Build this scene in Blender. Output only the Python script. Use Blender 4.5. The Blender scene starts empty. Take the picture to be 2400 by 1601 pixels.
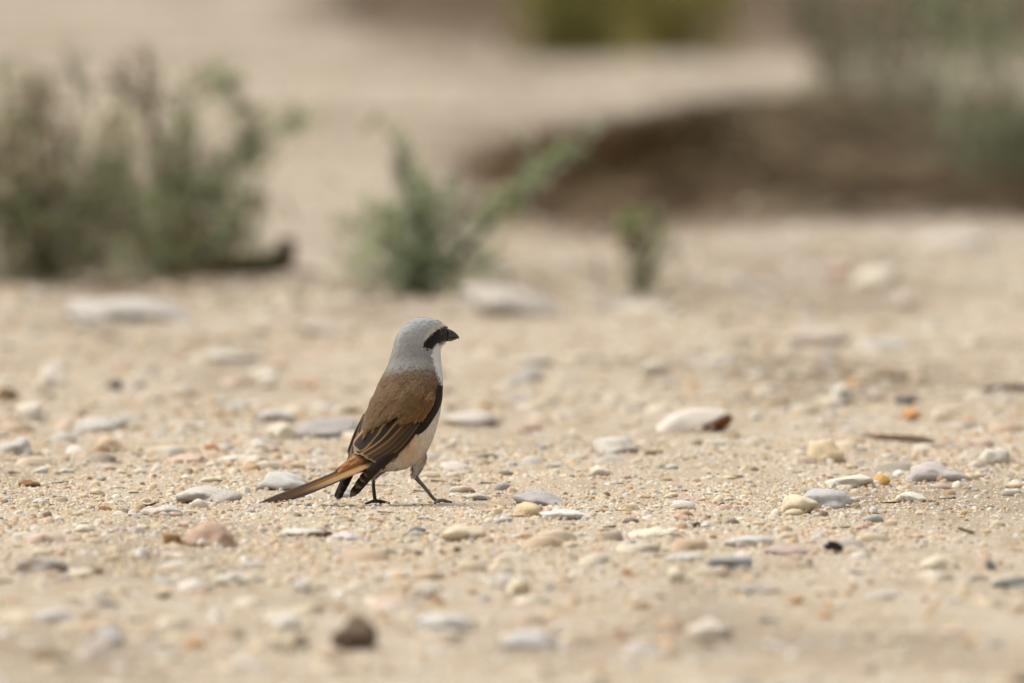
import bpy, math, random
import numpy as np
from mathutils import Vector

random.seed(7)
rng = np.random.default_rng(7)
sc = bpy.context.scene
COL = sc.collection

# ------------------------------------------------------------------ camera, sky, sun, exposure
CAM_H, DIST = 0.60, 17.0                       # a long lens held low, the bird 17 m away
LENS, SENSOR = 500.0, 22.3
FPX = 2400.0 * LENS / SENSOR                   # focal length in photograph pixels
PITCH = math.atan((800.5 + 715.0) / FPX)
cam_d = bpy.data.cameras.new('camera')
cam_d.lens, cam_d.sensor_width = LENS, SENSOR
cam_d.clip_start, cam_d.clip_end = 0.1, 6000
cam_d.dof.use_dof = True
cam_d.dof.focus_distance = 17.0
cam_d.dof.aperture_fstop = 7.9
cam_d.dof.aperture_blades = 9
cam = bpy.data.objects.new('camera', cam_d)
cam.location = (0, -DIST, CAM_H)
cam.rotation_euler = (math.pi / 2 - PITCH, 0, 0)
COL.objects.link(cam)
sc.camera = cam

SUN_EL, SUN_AZ = math.radians(62), math.radians(300)     # high, beyond the bird and to the left, behind thin cloud
world = bpy.data.worlds.new('World')
sc.world = world
world.use_nodes = True
wn, wl = world.node_tree.nodes, world.node_tree.links
wn.clear()
sky = wn.new('ShaderNodeTexSky')
sky.sky_type = 'NISHITA'
sky.sun_disc = False
sky.sun_elevation = SUN_EL
sky.sun_rotation = SUN_AZ
sky.dust_density = 6.0
sky.air_density = 1.0
hs = wn.new('ShaderNodeHueSaturation')
hs.inputs['Saturation'].default_value = 0.16             # thin overcast: the sky is whitish
bgn = wn.new('ShaderNodeBackground')
bgn.inputs['Strength'].default_value = 0.14
wo = wn.new('ShaderNodeOutputWorld')
wl.new(sky.outputs[0], hs.inputs['Color'])
wl.new(hs.outputs[0], bgn.inputs['Color'])
wl.new(bgn.outputs[0], wo.inputs['Surface'])

sun_d = bpy.data.lights.new('sun', 'SUN')
sun_d.energy = 1.1
sun_d.angle = math.radians(60)
sun_d.color = (1.0, 0.965, 0.91)
sun = bpy.data.objects.new('sun', sun_d)
sd = Vector((math.sin(SUN_AZ) * math.cos(SUN_EL), math.cos(SUN_AZ) * math.cos(SUN_EL), math.sin(SUN_EL)))
sun.rotation_euler = sd.to_track_quat('Z', 'Y').to_euler()
COL.objects.link(sun)

sc.view_settings.view_transform = 'Standard'
sc.view_settings.look = 'None'
sc.view_settings.gamma = 1.0
sc.view_settings.exposure = 0.50
sc.render.engine = 'CYCLES'
sc.cycles.use_denoising = True
sc.cycles.max_bounces = 6

# ------------------------------------------------------------------ helpers
ALB = 0.62
def lin(c):
    c = c / 255.0
    return c / 12.92 if c <= 0.04045 else ((c + 0.055) / 1.055) ** 2.4
def alb(rgb, k=1.0):
    v = [lin(c) * ALB * k for c in rgb]
    m = max(v)
    if m > 0.8: v = [c * 0.8 / m for c in v]            # keep the hue of very pale things
    return tuple(v)

C0 = Vector((0, -DIST, CAM_H))
FW = Vector((0, math.cos(PITCH), -math.sin(PITCH)))
UP = Vector((0, math.sin(PITCH), math.cos(PITCH)))
def ray(px, py):
    return FW + Vector((1, 0, 0)) * ((px - 1200) / FPX) + UP * ((800.5 - py) / FPX)
def at(px, py, Y):
    d = ray(px, py)
    return C0 + d * ((Y + DIST) / d.y)
def proj(p):
    v = p - C0
    z = v.dot(FW)
    return 1200 + FPX * v.x / z, 800.5 - FPX * v.dot(UP) / z

def vnoise(x, y, seed=0):
    xi, yi = np.floor(x), np.floor(y)
    fx, fy = x - xi, y - yi
    fx, fy = fx * fx * (3 - 2 * fx), fy * fy * (3 - 2 * fy)
    def h(a, b):
        v = np.sin(a * 127.1 + b * 311.7 + seed * 74.7) * 43758.5453
        return v - np.floor(v)
    return ((h(xi, yi) * (1 - fx) + h(xi + 1, yi) * fx) * (1 - fy) + (h(xi, yi + 1) * (1 - fx) + h(xi + 1, yi + 1) * fx) * fy)
def sstep(a, b, x):
    t = np.clip((x - a) / (b - a), 0, 1)
    return t * t * (3 - 2 * t)

BK = 1.6                                        # plumage is specified as it looks in the shade of a bright overcast
def bank(x, y):
    """the low brushy bank behind the shrubs"""
    edge = 0.10 * (vnoise(x * 3.0, y * 0.0 + 3.3, 5) - 0.5) + 0.04 * (vnoise(x * 11.0, y * 0.0, 6) - 0.5)
    along = sstep(-0.08, 0.36, x) * (1 - 0.25 * sstep(0.30, 0.6, x))
    prof = sstep(8.7 + edge * 4, 11.0 + edge * 4, y) * (1 - sstep(12.6, 15.0, y))
    far = 0.10 * sstep(-0.15, 0.5, x) * sstep(25, 34, y)
    return 0.054 * along * prof * (0.62 + 0.55 * vnoise(x * 4, y * 1.2, 9) + 0.22 * vnoise(x * 11, y * 2.5, 10)) + far
def H(x, y):
    x = np.asarray(x, float); y = np.asarray(y, float)
    fade = np.exp(-((x / 60) ** 2 + ((y - 10) / 90) ** 2))
    z = 0.010 * (vnoise(x / 1.9 + 3, y / 3.4, 1) - 0.5) + 0.0045 * (vnoise(x / 0.45, y / 1.1, 2) - 0.5) + 0.0024 * (vnoise(x / 0.09, y / 0.22, 3) - 0.5)
    r2 = ((x + 0.10) / 0.22) ** 2 + (y / 0.30) ** 2
    z = z * (1 - np.exp(-r2))
    z = z + 0.0028 * np.exp(-(((x + 0.185) / 0.03) ** 2 + ((y + 0.05) / 0.05) ** 2))
    return (z + bank(x, y)) * fade
def Hs(x, y):
    return float(H(np.array([x]), np.array([y]))[0])
def hit(px, py):
    d = ray(px, py)
    ts = np.linspace(9, 80, 6000)
    X, Y, Z = C0.x + d.x * ts, C0.y + d.y * ts, C0.z + d.z * ts
    below = Z < H(X, Y)
    i = int(np.argmax(below)) if below.any() else len(ts) - 1
    a, b = ts[max(i - 1, 0)], ts[i]
    for _ in range(25):
        m = (a + b) / 2
        if C0.z + d.z * m < Hs(C0.x + d.x * m, C0.y + d.y * m): b = m
        else: a = m
    return C0 + d * b
def mpp(Y):
    """metres per photograph pixel at depth Y"""
    return (Y + DIST) / FPX

def new_mesh(name, verts, faces, smooth=True, cols=None):
    me = bpy.data.meshes.new(name)
    me.from_pydata([tuple(v) for v in verts], [], faces)
    if smooth:
        me.polygons.foreach_set('use_smooth', [True] * len(me.polygons))
    if cols is not None:
        a = me.color_attributes.new('Col', 'FLOAT_COLOR', 'POINT')
        a.data.foreach_set('color', np.c_[np.asarray(cols, np.float32)[:, :3], np.ones(len(cols), np.float32)].ravel())
    me.update()
    return me
def fast_mesh(name, V, F, cols=None, smooth=True):
    """V (n,3), F (m,k) numpy"""
    me = bpy.data.meshes.new(name)
    k = F.shape[1]
    me.vertices.add(len(V)); me.vertices.foreach_set('co', V.astype(np.float32).ravel())
    me.loops.add(F.size); me.loops.foreach_set('vertex_index', F.astype(np.int32).ravel())
    me.polygons.add(len(F))
    me.polygons.foreach_set('loop_start', np.arange(0, F.size, k, dtype=np.int32))
    me.polygons.foreach_set('loop_total', np.full(len(F), k, np.int32))
    if smooth:
        me.polygons.foreach_set('use_smooth', np.ones(len(F), bool))
    if cols is not None:
        a = me.color_attributes.new('Col', 'FLOAT_COLOR', 'POINT')
        a.data.foreach_set('color', np.c_[cols[:, :3], np.ones(len(cols))].astype(np.float32).ravel())
    me.update(calc_edges=True)
    return me
def link(name, me, mat=None, parent=None, loc=None):
    o = bpy.data.objects.new(name, me)
    COL.objects.link(o)
    if mat is not None and me is not None and not me.materials:
        me.materials.append(mat)
    if parent is not None:
        o.parent = parent
        o.matrix_parent_inverse = Vector((0, 0, 0)) and parent.matrix_world.inverted() if False else parent.matrix_parent_inverse
    if loc is not None:
        o.location = loc
    return o
def tag(o, label=None, cat=None, group=None, kind=None):
    if label: o['label'] = label
    if cat: o['category'] = cat
    if group: o['group'] = group
    if kind: o['kind'] = kind
    return o
def empty(name, loc=(0, 0, 0)):
    o = bpy.data.objects.new(name, None)
    o.location = loc
    o.empty_display_size = 0.02
    COL.objects.link(o)
    return o

def catmull(pts, n):
    P = np.array(pts, float)
    if len(P) == 2:
        t = np.linspace(0, 1, n)[:, None]
        return P[0] * (1 - t) + P[1] * t
    E = np.vstack([2 * P[0] - P[1], P, 2 * P[-1] - P[-2]])
    out = []
    for u in np.linspace(0, len(P) - 1 - 1e-9, n):
        i = int(u); t = u - i
        a, b, c, d = E[i], E[i + 1], E[i + 2], E[i + 3]
        out.append(0.5 * (2 * b + (c - a) * t + (2 * a - 5 * b + 4 * c - d) * t * t + (3 * b - a - 3 * c + d) * t ** 3))
    return np.array(out)
def tube(pts, radii, n=12, seg=8, flat=1.0):
    """closed tube along a smooth line; pts in metres"""
    P = catmull(pts, n)
    R = np.interp(np.linspace(0, 1, n), np.linspace(0, 1, len(radii)), radii)
    V, F = [], []
    for i in range(n):
        d = Vector(P[min(i + 1, n - 1)] - P[max(i - 1, 0)]).normalized()
        ref = Vector((0, 0, 1)) if abs(d.z) < 0.9 else Vector((0, 1, 0))
        a = d.cross(ref).normalized(); b = d.cross(a).normalized()
        for k in range(seg):
            th = 2 * math.pi * k / seg
            V.append(Vector(P[i]) + a * (R[i] * math.cos(th)) + b * (R[i] * flat * math.sin(th)))
    for i in range(n - 1):
        for k in range(seg):
            k2 = (k + 1) % seg
            F.append((i * seg + k, i * seg + k2, (i + 1) * seg + k2, (i + 1) * seg + k))
    V.append(Vector(P[0])); V.append(Vector(P[-1]))
    for k in range(seg):
        F.append((len(V) - 2, (k + 1) % seg, k))
        F.append((len(V) - 1, (n - 1) * seg + k, (n - 1) * seg + (k + 1) % seg))
    return V, F
def join(parts):
    V, F = [], []
    for v, f in parts:
        o = len(V)
        V += list(v); F += [tuple(i + o for i in q) for q in f]
    return V, F

# ------------------------------------------------------------------ materials
def mat_new(name, rough=0.85, spec=0.25):
    m = bpy.data.materials.new(name)
    m.use_nodes = True
    b = m.node_tree.nodes['Principled BSDF']
    b.inputs['Roughness'].default_value = rough
    b.inputs['Specular IOR Level'].default_value = spec
    return m, m.node_tree.nodes, m.node_tree.links, b
def noise_node(n, l, scale, detail=4, rough=0.6, coord='Object', mapping=None):
    tc = n.new('ShaderNodeTexCoord')
    t = n.new('ShaderNodeTexNoise')
    t.inputs['Scale'].default_value = scale
    t.inputs['Detail'].default_value = detail
    t.inputs['Roughness'].default_value = rough
    src = tc.outputs[coord]
    if mapping:
        mp = n.new('ShaderNodeMapping'); mp.inputs['Scale'].default_value = mapping
        l.new(src, mp.inputs['Vector']); src = mp.outputs[0]
    l.new(src, t.inputs['Vector'])
    return t
def ramp(n, l, fac, stops):
    r = n.new('ShaderNodeValToRGB')
    els = r.color_ramp.elements
    while len(els) < len(stops): els.new(0.5)
    for e, (p, c) in zip(els, stops):
        e.position = p; e.color = (*c, 1)
    l.new(fac, r.inputs['Fac'])
    return r
def mix(n, l, a, b, fac, mode='MIX'):
    x = n.new('ShaderNodeMix'); x.data_type = 'RGBA'; x.blend_type = mode
    for k, v in (('A', a), ('B', b)):
        s = [i for i in x.inputs if i.name == k and i.type == 'RGBA'][0]
        if hasattr(v, 'links'): l.new(v, s)
        else: s.default_value = (*v, 1)
    f = [i for i in x.inputs if i.name == 'Factor' and i.type == 'VALUE'][0]
    if hasattr(fac, 'links'): l.new(fac, f)
    else: f.default_value = fac
    return [o for o in x.outputs if o.type == 'RGBA'][0]
def bump(n, l, h, bsdf, strength, dist):
    bn = n.new('ShaderNodeBump')
    bn.inputs['Strength'].default_value = strength
    bn.inputs['Distance'].default_value = dist
    l.new(h, bn.inputs['Height']); l.new(bn.outputs[0], bsdf.inputs['Normal'])

def ground_material():
    m, n, l, b = mat_new('sand_and_soil', 0.95, 0.1)
    big = noise_node(n, l, 1.3, 3)
    base = ramp(n, l, big.outputs['Fac'], [(0.3, alb((190, 173, 146))), (0.5, alb((204, 189, 165))), (0.72, alb((213, 202, 184)))])
    mid = noise_node(n, l, 24, 5, 0.65, mapping=(1, 0.14, 1))
    mr = ramp(n, l, mid.outputs['Fac'], [(0.32, alb((158, 130, 98))), (0.48, alb((206, 187, 160))), (0.66, alb((230, 219, 202)))])
    c1 = mix(n, l, base.outputs[0], mr.outputs[0], 0.6)
    vo = n.new('ShaderNodeTexVoronoi'); vo.inputs['Scale'].default_value = 420
    tc = n.new('ShaderNodeTexCoord'); l.new(tc.outputs['Object'], vo.inputs['Vector'])
    sp = n.new('ShaderNodeSeparateColor'); l.new(vo.outputs['Color'], sp.inputs[0])
    gr = ramp(n, l, sp.outputs[0], [(0.0, alb((120, 92, 66))), (0.16, alb((205, 164, 116))), (0.5, alb((217, 194, 158))), (0.8, alb((238, 228, 208))), (1.0, alb((200, 196, 196)))])
    c2 = mix(n, l, c1, gr.outputs[0], 0.38)
    fa = n.new('ShaderNodeAttribute'); fa.attribute_name = 'far_soil'
    c2 = mix(n, l, c2, alb((192, 178, 158)), fa.outputs['Fac'])
    at_ = n.new('ShaderNodeAttribute'); at_.attribute_name = 'litter'
    ln = noise_node(n, l, 9, 6, 0.7, mapping=(1, 0.35, 1))
    lr = ramp(n, l, ln.outputs['Fac'], [(0.3, alb((78, 62, 46))), (0.5, alb((116, 94, 72))), (0.72, alb((150, 126, 100)))])
    col = mix(n, l, c2, lr.outputs[0], at_.outputs['Fac'])
    l.new(col, b.inputs['Base Color'])
    fine = noise_node(n, l, 260, 4, 0.7)
    bump(n, l, fine.outputs['Fac'], b, 0.8, 0.002)
    return m
def stone_material(name='stone', two=None):
    m, n, l, b = mat_new(name, 0.8, 0.25)
    oi = n.new('ShaderNodeObjectInfo')
    t = noise_node(n, l, 2.2, 6, 0.62)
    r = ramp(n, l, t.outputs['Fac'], [(0.25, (0.80, 0.78, 0.75)), (0.5, (1.05, 1.04, 1.02)), (0.75, (1.25, 1.22, 1.17))])
    col = oi.outputs['Color']
    if two:
        tc = n.new('ShaderNodeTexCoord')
        sp = n.new('ShaderNodeSeparateXYZ'); l.new(tc.outputs['Object'], sp.inputs[0])
        ma = n.new('ShaderNodeMath'); ma.operation = 'MULTIPLY_ADD'
        ma.inputs[1].default_value = -1.3; l.new(sp.outputs['Z'], ma.inputs[0]); l.new(sp.outputs['X'], ma.inputs[2])
        mb = n.new('ShaderNodeMath'); mb.operation = 'ADD'; l.new(ma.outputs[0], mb.inputs[0])
        t2 = noise_node(n, l, 3, 3)
        mc = n.new('ShaderNodeMath'); mc.operation = 'MULTIPLY_ADD'; mc.inputs[1].default_value = 0.6; mc.inputs[2].default_value = -0.3
        l.new(t2.outputs['Fac'], mc.inputs[0]); l.new(mc.outputs[0], mb.inputs[1])
        rr = ramp(n, l, mb.outputs[0], [(0.35, (0, 0, 0)), (0.62, (1, 1, 1))])
        col = mix(n, l, col, two, rr.outputs[0])
    l.new(mix(n, l, col, r.outputs[0], 0.8, 'MULTIPLY'), b.inputs['Base Color'])
    f = noise_node(n, l, 9, 5, 0.7)
    bump(n, l, f.outputs['Fac'], b, 0.5, 0.15)
    return m
def attr_material(name, rough=0.9, spec=0.15, nscale=300, nstr=0.35, stretch=(1, 1, 1), bdist=0.001, sheen=0.0, trans=0.0):
    m, n, l, b = mat_new(name, rough, spec)
    a = n.new('ShaderNodeAttribute'); a.attribute_name = 'Col'
    t = noise_node(n, l, nscale, 4, 0.65, mapping=stretch)
    r = ramp(n, l, t.outputs['Fac'], [(0.25, (0.70, 0.70, 0.70)), (0.5, (1, 1, 1)), (0.75, (1.25, 1.25, 1.25))])
    l.new(mix(n, l, a.outputs['Color'], r.outputs[0], nstr, 'MULTIPLY'), b.inputs['Base Color'])
    if bdist: bump(n, l, t.outputs['Fac'], b, 0.5, bdist)
    if sheen:
        b.inputs['Sheen Weight'].default_value = sheen
        b.inputs['Sheen Roughness'].default_value = 0.6
    if trans:
        out = n['Material Output']
        tr = n.new('ShaderNodeBsdfTranslucent'); l.new(a.outputs['Color'], tr.inputs['Color'])
        ms = n.new('ShaderNodeMixShader'); ms.inputs[0].default_value = trans
        l.new(b.outputs[0], ms.inputs[1]); l.new(tr.outputs[0], ms.inputs[2]); l.new(ms.outputs[0], out.inputs['Surface'])
    return m
def plain_material(name, rgb, rough=0.7, spec=0.3, var=0.4, scale=200):
    m, n, l, b = mat_new(name, rough, spec)
    t = noise_node(n, l, scale, 4)
    r = ramp(n, l, t.outputs['Fac'], [(0.3, tuple(c * (1 - var) for c in rgb)), (0.7, tuple(min(0.85, c * (1 + var)) for c in rgb))])
    l.new(r.outputs[0], b.inputs['Base Color'])
    return m

M_GROUND = ground_material()
M_STONE = stone_material()
M_TWO = stone_material('two_tone_stone', alb((150, 96, 46)))
M_GRAIN = attr_material('gravel_grains', 0.85, 0.2, 900, 0.35, bdist=0)
M_LEAF = attr_material('shrub_leaf', 0.75, 0.2, 60, 0.3, bdist=0, trans=0.32)
M_BRUSH = attr_material('dry_brush', 0.9, 0.1, 40, 0.3, bdist=0)
M_PLUME = attr_material('plumage', 0.92, 0.08, 420, 0.5, (1, 1, 0.35), 0.0012, sheen=0.15)
M_FEATH = attr_material('wing_feather', 0.75, 0.15, 700, 0.4, (1, 1, 1), 0.0005)
M_TWIG = plain_material('dead_wood', alb((92, 72, 56)), 0.9, 0.1)

# ------------------------------------------------------------------ the ground: one sheet out to the horizon
def axis(fine_a, fine_b, step, mids, limit_a, limit_b):
    core = list(np.arange(fine_a, fine_b + 1e-6, step))
    s, v = step, core[-1]
    for lim, st in mids:
        while v < lim:
            v += st; core.append(v)
        s = st
    while v < limit_b:
        s *= 1.35; v += s; core.append(v)
    s, v, left = step, fine_a, []
    while v > limit_a:
        s *= 1.3; v -= s; left.append(v)
    return np.array(left[::-1] + core)
xs = axis(-1.3, 1.3, 0.022, [(2.2, 0.06)], -3000, 3000)
ys = axis(-4.2, 4.6, 0.03, [(17, 0.05), (36, 0.15)], -3000, 4000)
GX, GY = np.meshgrid(xs, ys)
GZ = H(GX, GY)
nx, ny = len(xs), len(ys)
idx = np.arange(nx * ny).reshape(ny, nx)
GF = np.c_[idx[:-1, :-1].ravel(), idx[:-1, 1:].ravel(), idx[1:, 1:].ravel(), idx[1:, :-1].ravel()]
gme = fast_mesh('ground', np.c_[GX.ravel(), GY.ravel(), GZ.ravel()], GF)
def litter(x, y):
    wob = (vnoise(x * 5, y * 0.9, 21) - 0.5) * 0.22
    e = 0.5 * (vnoise(x * 6, y * 0.7, 22) - 0.5)
    a = sstep(-0.05, 0.14, x + wob * 0.9 + (y - 10.6) * 0.02) * sstep(7.9 + 2.2 * np.clip(x, 0, .8) + e, 8.7 + 2.2 * np.clip(x, 0, .8) + e, y) * (1 - sstep(13.0, 15.5, y))
    fan = 0.45 * sstep(-0.35, -0.05, x + wob) * sstep(12.6, 13.4, y) * (1 - sstep(13.8, 15.5, y))
    far = sstep(-0.35, 0.0, x + wob + 0.25 * sstep(21, 30, y)) * sstep(20.4 + e * 3, 22.5 + e * 3, y) * (0.75 + 0.25 * vnoise(x * 3, y * 0.5, 23))
    d1 = 0.35 * np.exp(-(((x + 0.38) / 0.22) ** 2 + ((y - 5.9) / 0.5) ** 2)) + 0.3 * np.exp(-(((x + 0.09) / 0.12) ** 2 + ((y - 5.6) / 0.45) ** 2))  # darker ground around the feet of the shrubs
    d2 = 0.3 * np.exp(-(((x - 0.33) / 0.12) ** 2 + ((y - 2.75) / 0.22) ** 2))
    pat = .42 * sstep(.60, .85, vnoise(x * 3.1, y * 1.1, 24)) * sstep(1.5, 3.5, y) + .34 * sstep(.55, .85, vnoise(x * 8, y * 1.6, 25))
    a = a * (.80 + .20 * sstep(9.8, 10.6, y))
    return np.clip(np.maximum(np.maximum(a, fan), far) * 0.95 + d1 + d2 + pat, 0, 1)
la = gme.attributes.new('litter', 'FLOAT', 'POINT')
la.data.foreach_set('value', litter(GX.ravel(), GY.ravel()).astype(np.float32))
fs = gme.attributes.new('far_soil', 'FLOAT', 'POINT')
fs.data.foreach_set('value', (0.7 * sstep(5.5, 9.0, GY.ravel()) * (0.6 + 0.4 * vnoise(GX.ravel() * 2, GY.ravel() * .5, 31))).astype(np.float32))
tag(link('ground', gme, M_GROUND), kind='structure')

# ------------------------------------------------------------------ loose gravel: uncountable grains, one object
PAL = [((222, 200, 164), 30), ((236, 224, 200), 18), ((208, 174, 132), 13), ((188, 148, 108), 7), ((240, 234, 222), 9),
       ((204, 200, 194), 10), ((176, 168, 160), 5), ((128, 104, 80), 5), ((214, 182, 162), 7), ((98, 86, 78), 2)]
pw = np.array([w for _, w in PAL], float); pw /= pw.sum()
pc = np.array([alb(c) for c, _ in PAL])
def grains(n, x0, x1, y0, y1, smin, smax, rings, power=2.0, k=5, flat=1.0, hole=None, pts=None):
    X = rng.uniform(x0, x1, n); Y = rng.uniform(y0, y1, n)
    if pts is not None: X, Y, dz = pts
    keep = rng.random(n) < .30 + .70 * sstep(.32, .66, vnoise(X * 5.3, Y * 1.7, 41) * .6 + vnoise(X * 17, Y * 6, 42) * .4)
    if pts is None: X, Y = X[keep], Y[keep]; n = len(X)
    if hole:
        ok = (Y < hole[0]) | (Y > hole[1]); X, Y = X[ok], Y[ok]; n = len(X)
    Z = H(X, Y) + (dz if pts is not None else 0)
    r = smin + (smax - smin) * rng.random(n) ** power
    A = r * rng.uniform(0.75, 1.35, n); B = r * rng.uniform(0.75, 1.35, n); Ht = r * rng.uniform(0.45, 1.1, n) * flat
    th = rng.uniform(0, 6.28, n)
    prof = [(1.0, -0.25), (0.82, 0.62)] if rings == 2 else [(1.0, -0.2)]
    VV = []
    for rad, hh in prof:
        for j in range(k):
            a = 2 * math.pi * j / k + 0.3 * rings
            jx = rad * rng.uniform(0.75, 1.2, n); jh = hh + rng.uniform(-0.18, 0.18, n) * (hh > 0)
            lx, ly = A * jx * math.cos(a), B * jx * math.sin(a)
            VV.append(np.stack([X + lx * np.cos(th) - ly * np.sin(th), Y + lx * np.sin(th) + ly * np.cos(th), Z + Ht * jh], 1))
    VV.append(np.stack([X + A * rng.uniform(-.25, .25, n), Y + B * rng.uniform(-.25, .25, n), Z + Ht], 1))
    V = np.stack(VV, 1)
    m = V.shape[1]
    F = []
    if rings == 2:
        for j in range(k):
            j2 = (j + 1) % k
            F += [(j, j2, k + j2), (j, k + j2, k + j)]
    o = (rings - 1) * k
    for j in range(k):
        F.append((o + j, o + (j + 1) % k, m - 1))
    F = np.array(F)[None] + (np.arange(n) * m)[:, None, None]
    ci = rng.choice(len(PAL), n, p=pw)
    c = pc[ci] * rng.uniform(0.85, 1.12, (n, 1)) * 1.38
    c = c * .70 + np.array(alb((218, 198, 170), 1.2)) * .30
    if k > 5: c = c * .58 + np.array(alb((216, 202, 182))) * .46
    c = np.clip(c, 0, 0.85)
    return V.reshape(-1, 3), F.reshape(-1, 3), np.repeat(c, m, 0)
sets = [grains(100000, -0.95, 0.95, -1.5, 1.6, 0.0005, 0.0015, 1, 1.4),
        grains(40000, -0.95, 0.95, -1.5, 1.6, 0.0008, 0.0031, 2, 3.4),
        grains(36000, -1.3, 1.3, -4.2, 5.0, 0.0008, 0.0022, 1, 1.5),
        grains(24000, -1.3, 1.3, -4.2, 5.0, 0.0012, 0.0055, 2, 3.2),
        grains(6800, -1.3, 1.3, -4.2, 7.5, 0.0035, 0.015, 2, 2.2, 8, 0.62, (-0.6, 0.65)),
        grains(16000, -1.8, 2.2, 5.0, 26.0, 0.002, 0.008, 2, 2.6)]
off, VS, FS, CS = 0, [], [], []
for v, f, c in sets:
    VS.append(v); FS.append(f + off); CS.append(c); off += len(v)
gr = link('gravel', fast_mesh('gravel', np.vstack(VS), np.vstack(FS), np.vstack(CS)), M_GRAIN)
tag(gr, 'fine multicoloured gravel and sand grains strewn over the ground', 'gravel', kind='stuff')

# ------------------------------------------------------------------ stones
def ico(sub):
    import bmesh
    bm = bmesh.new(); bmesh.ops.create_icosphere(bm, subdivisions=sub, radius=1.0)
    V = np.array([v.co[:] for v in bm.verts]); F = np.array([[v.index for v in f.verts] for f in bm.faces])
    bm.free(); return V, F
from mathutils import noise as mnoise
ICO = {s: ico(s) for s in (2, 3)}
def stone_mesh(seed, sub=3, rough=0.16, angular=0.0):
    V, F = ICO[sub]
    r = random.Random(seed)
    o = Vector((r.uniform(0, 99), r.uniform(0, 99), r.uniform(0, 99)))
    out = []
    planes = [(Vector((r.gauss(0, 1), r.gauss(0, 1), r.gauss(0, .7))).normalized(), r.uniform(0.62, 0.92)) for _ in range(int(9 * angular) + 2)]
    for v in V:
        p = Vector(v)
        for nrm, dd in planes:
            e = p.dot(nrm) - dd
            if e > 0: p = p - nrm * e * (0.5 + 0.5 * angular)
        k = 1 + rough * mnoise.noise(p * 1.3 + o) * 1.6 + rough * 0.5 * mnoise.noise(p * 3.1 + o) + rough * 0.2 * mnoise.noise(p * 7.0 + o)
        out.append(p * k)
    return fast_mesh('stone', np.array([q[:] for q in out]), F)

SKIRT = []
PLACED = []
REFS = []
CUTS = (' beside', ' behind', ' in front', ' alone', ' with ', ' sunk', ' resting', ' out on', ' at ', ' touching', ' lying', ' against', ' near', ' on ', ' tipped', ',', ' in the', ' beyond', ' past', ' short', ' propped', ' standing', ' midway')
def stone(name, px, py, w, h, rgb, label, tilt=0, deep=1.25, angular=0.25, rough=0.16, mat=None, sink=0.12, cat='stone', k=1.0):
    """a stone whose foot stands at the ground under the pixel; sizes become metres at that distance"""
    p = hit(px, py + h * 0.42)
    s = mpp(p.y)
    W, Hh = w * s * 0.54, h * s * (0.68 if py > 850 else 0.56)
    o = link(name, stone_mesh(len(PLACED) * 13 + 5, 3, rough, angular), mat or M_STONE)
    o.scale = (W, W * deep, max(Hh, 0.0008))
    o.location = (p.x, p.y + W * deep * 0.3, Hs(p.x, p.y) + Hh * (1 - sink * 2) * 0.40)
    o.rotation_euler = (0, math.radians(-tilt), math.radians(random.uniform(-14, 14)))
    o.color = (*alb(tuple(c * .66 + q * .34 for c, q in zip(rgb, (228, 214, 194))) if min(rgb) > 120 else rgb, k * (1.65 if min(rgb) > 222 else 1.55) * (.92 if py < 850 else 1)), 1)
    tag(o, label, cat)
    PLACED.append((p.x, p.y, W))
    SKIRT.append((p.x, p.y, W, Hh))
    ref = label
    for c in CUTS: ref = ref.split(c)[0]
    REFS.append((p.copy(), ref))
    return o

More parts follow.
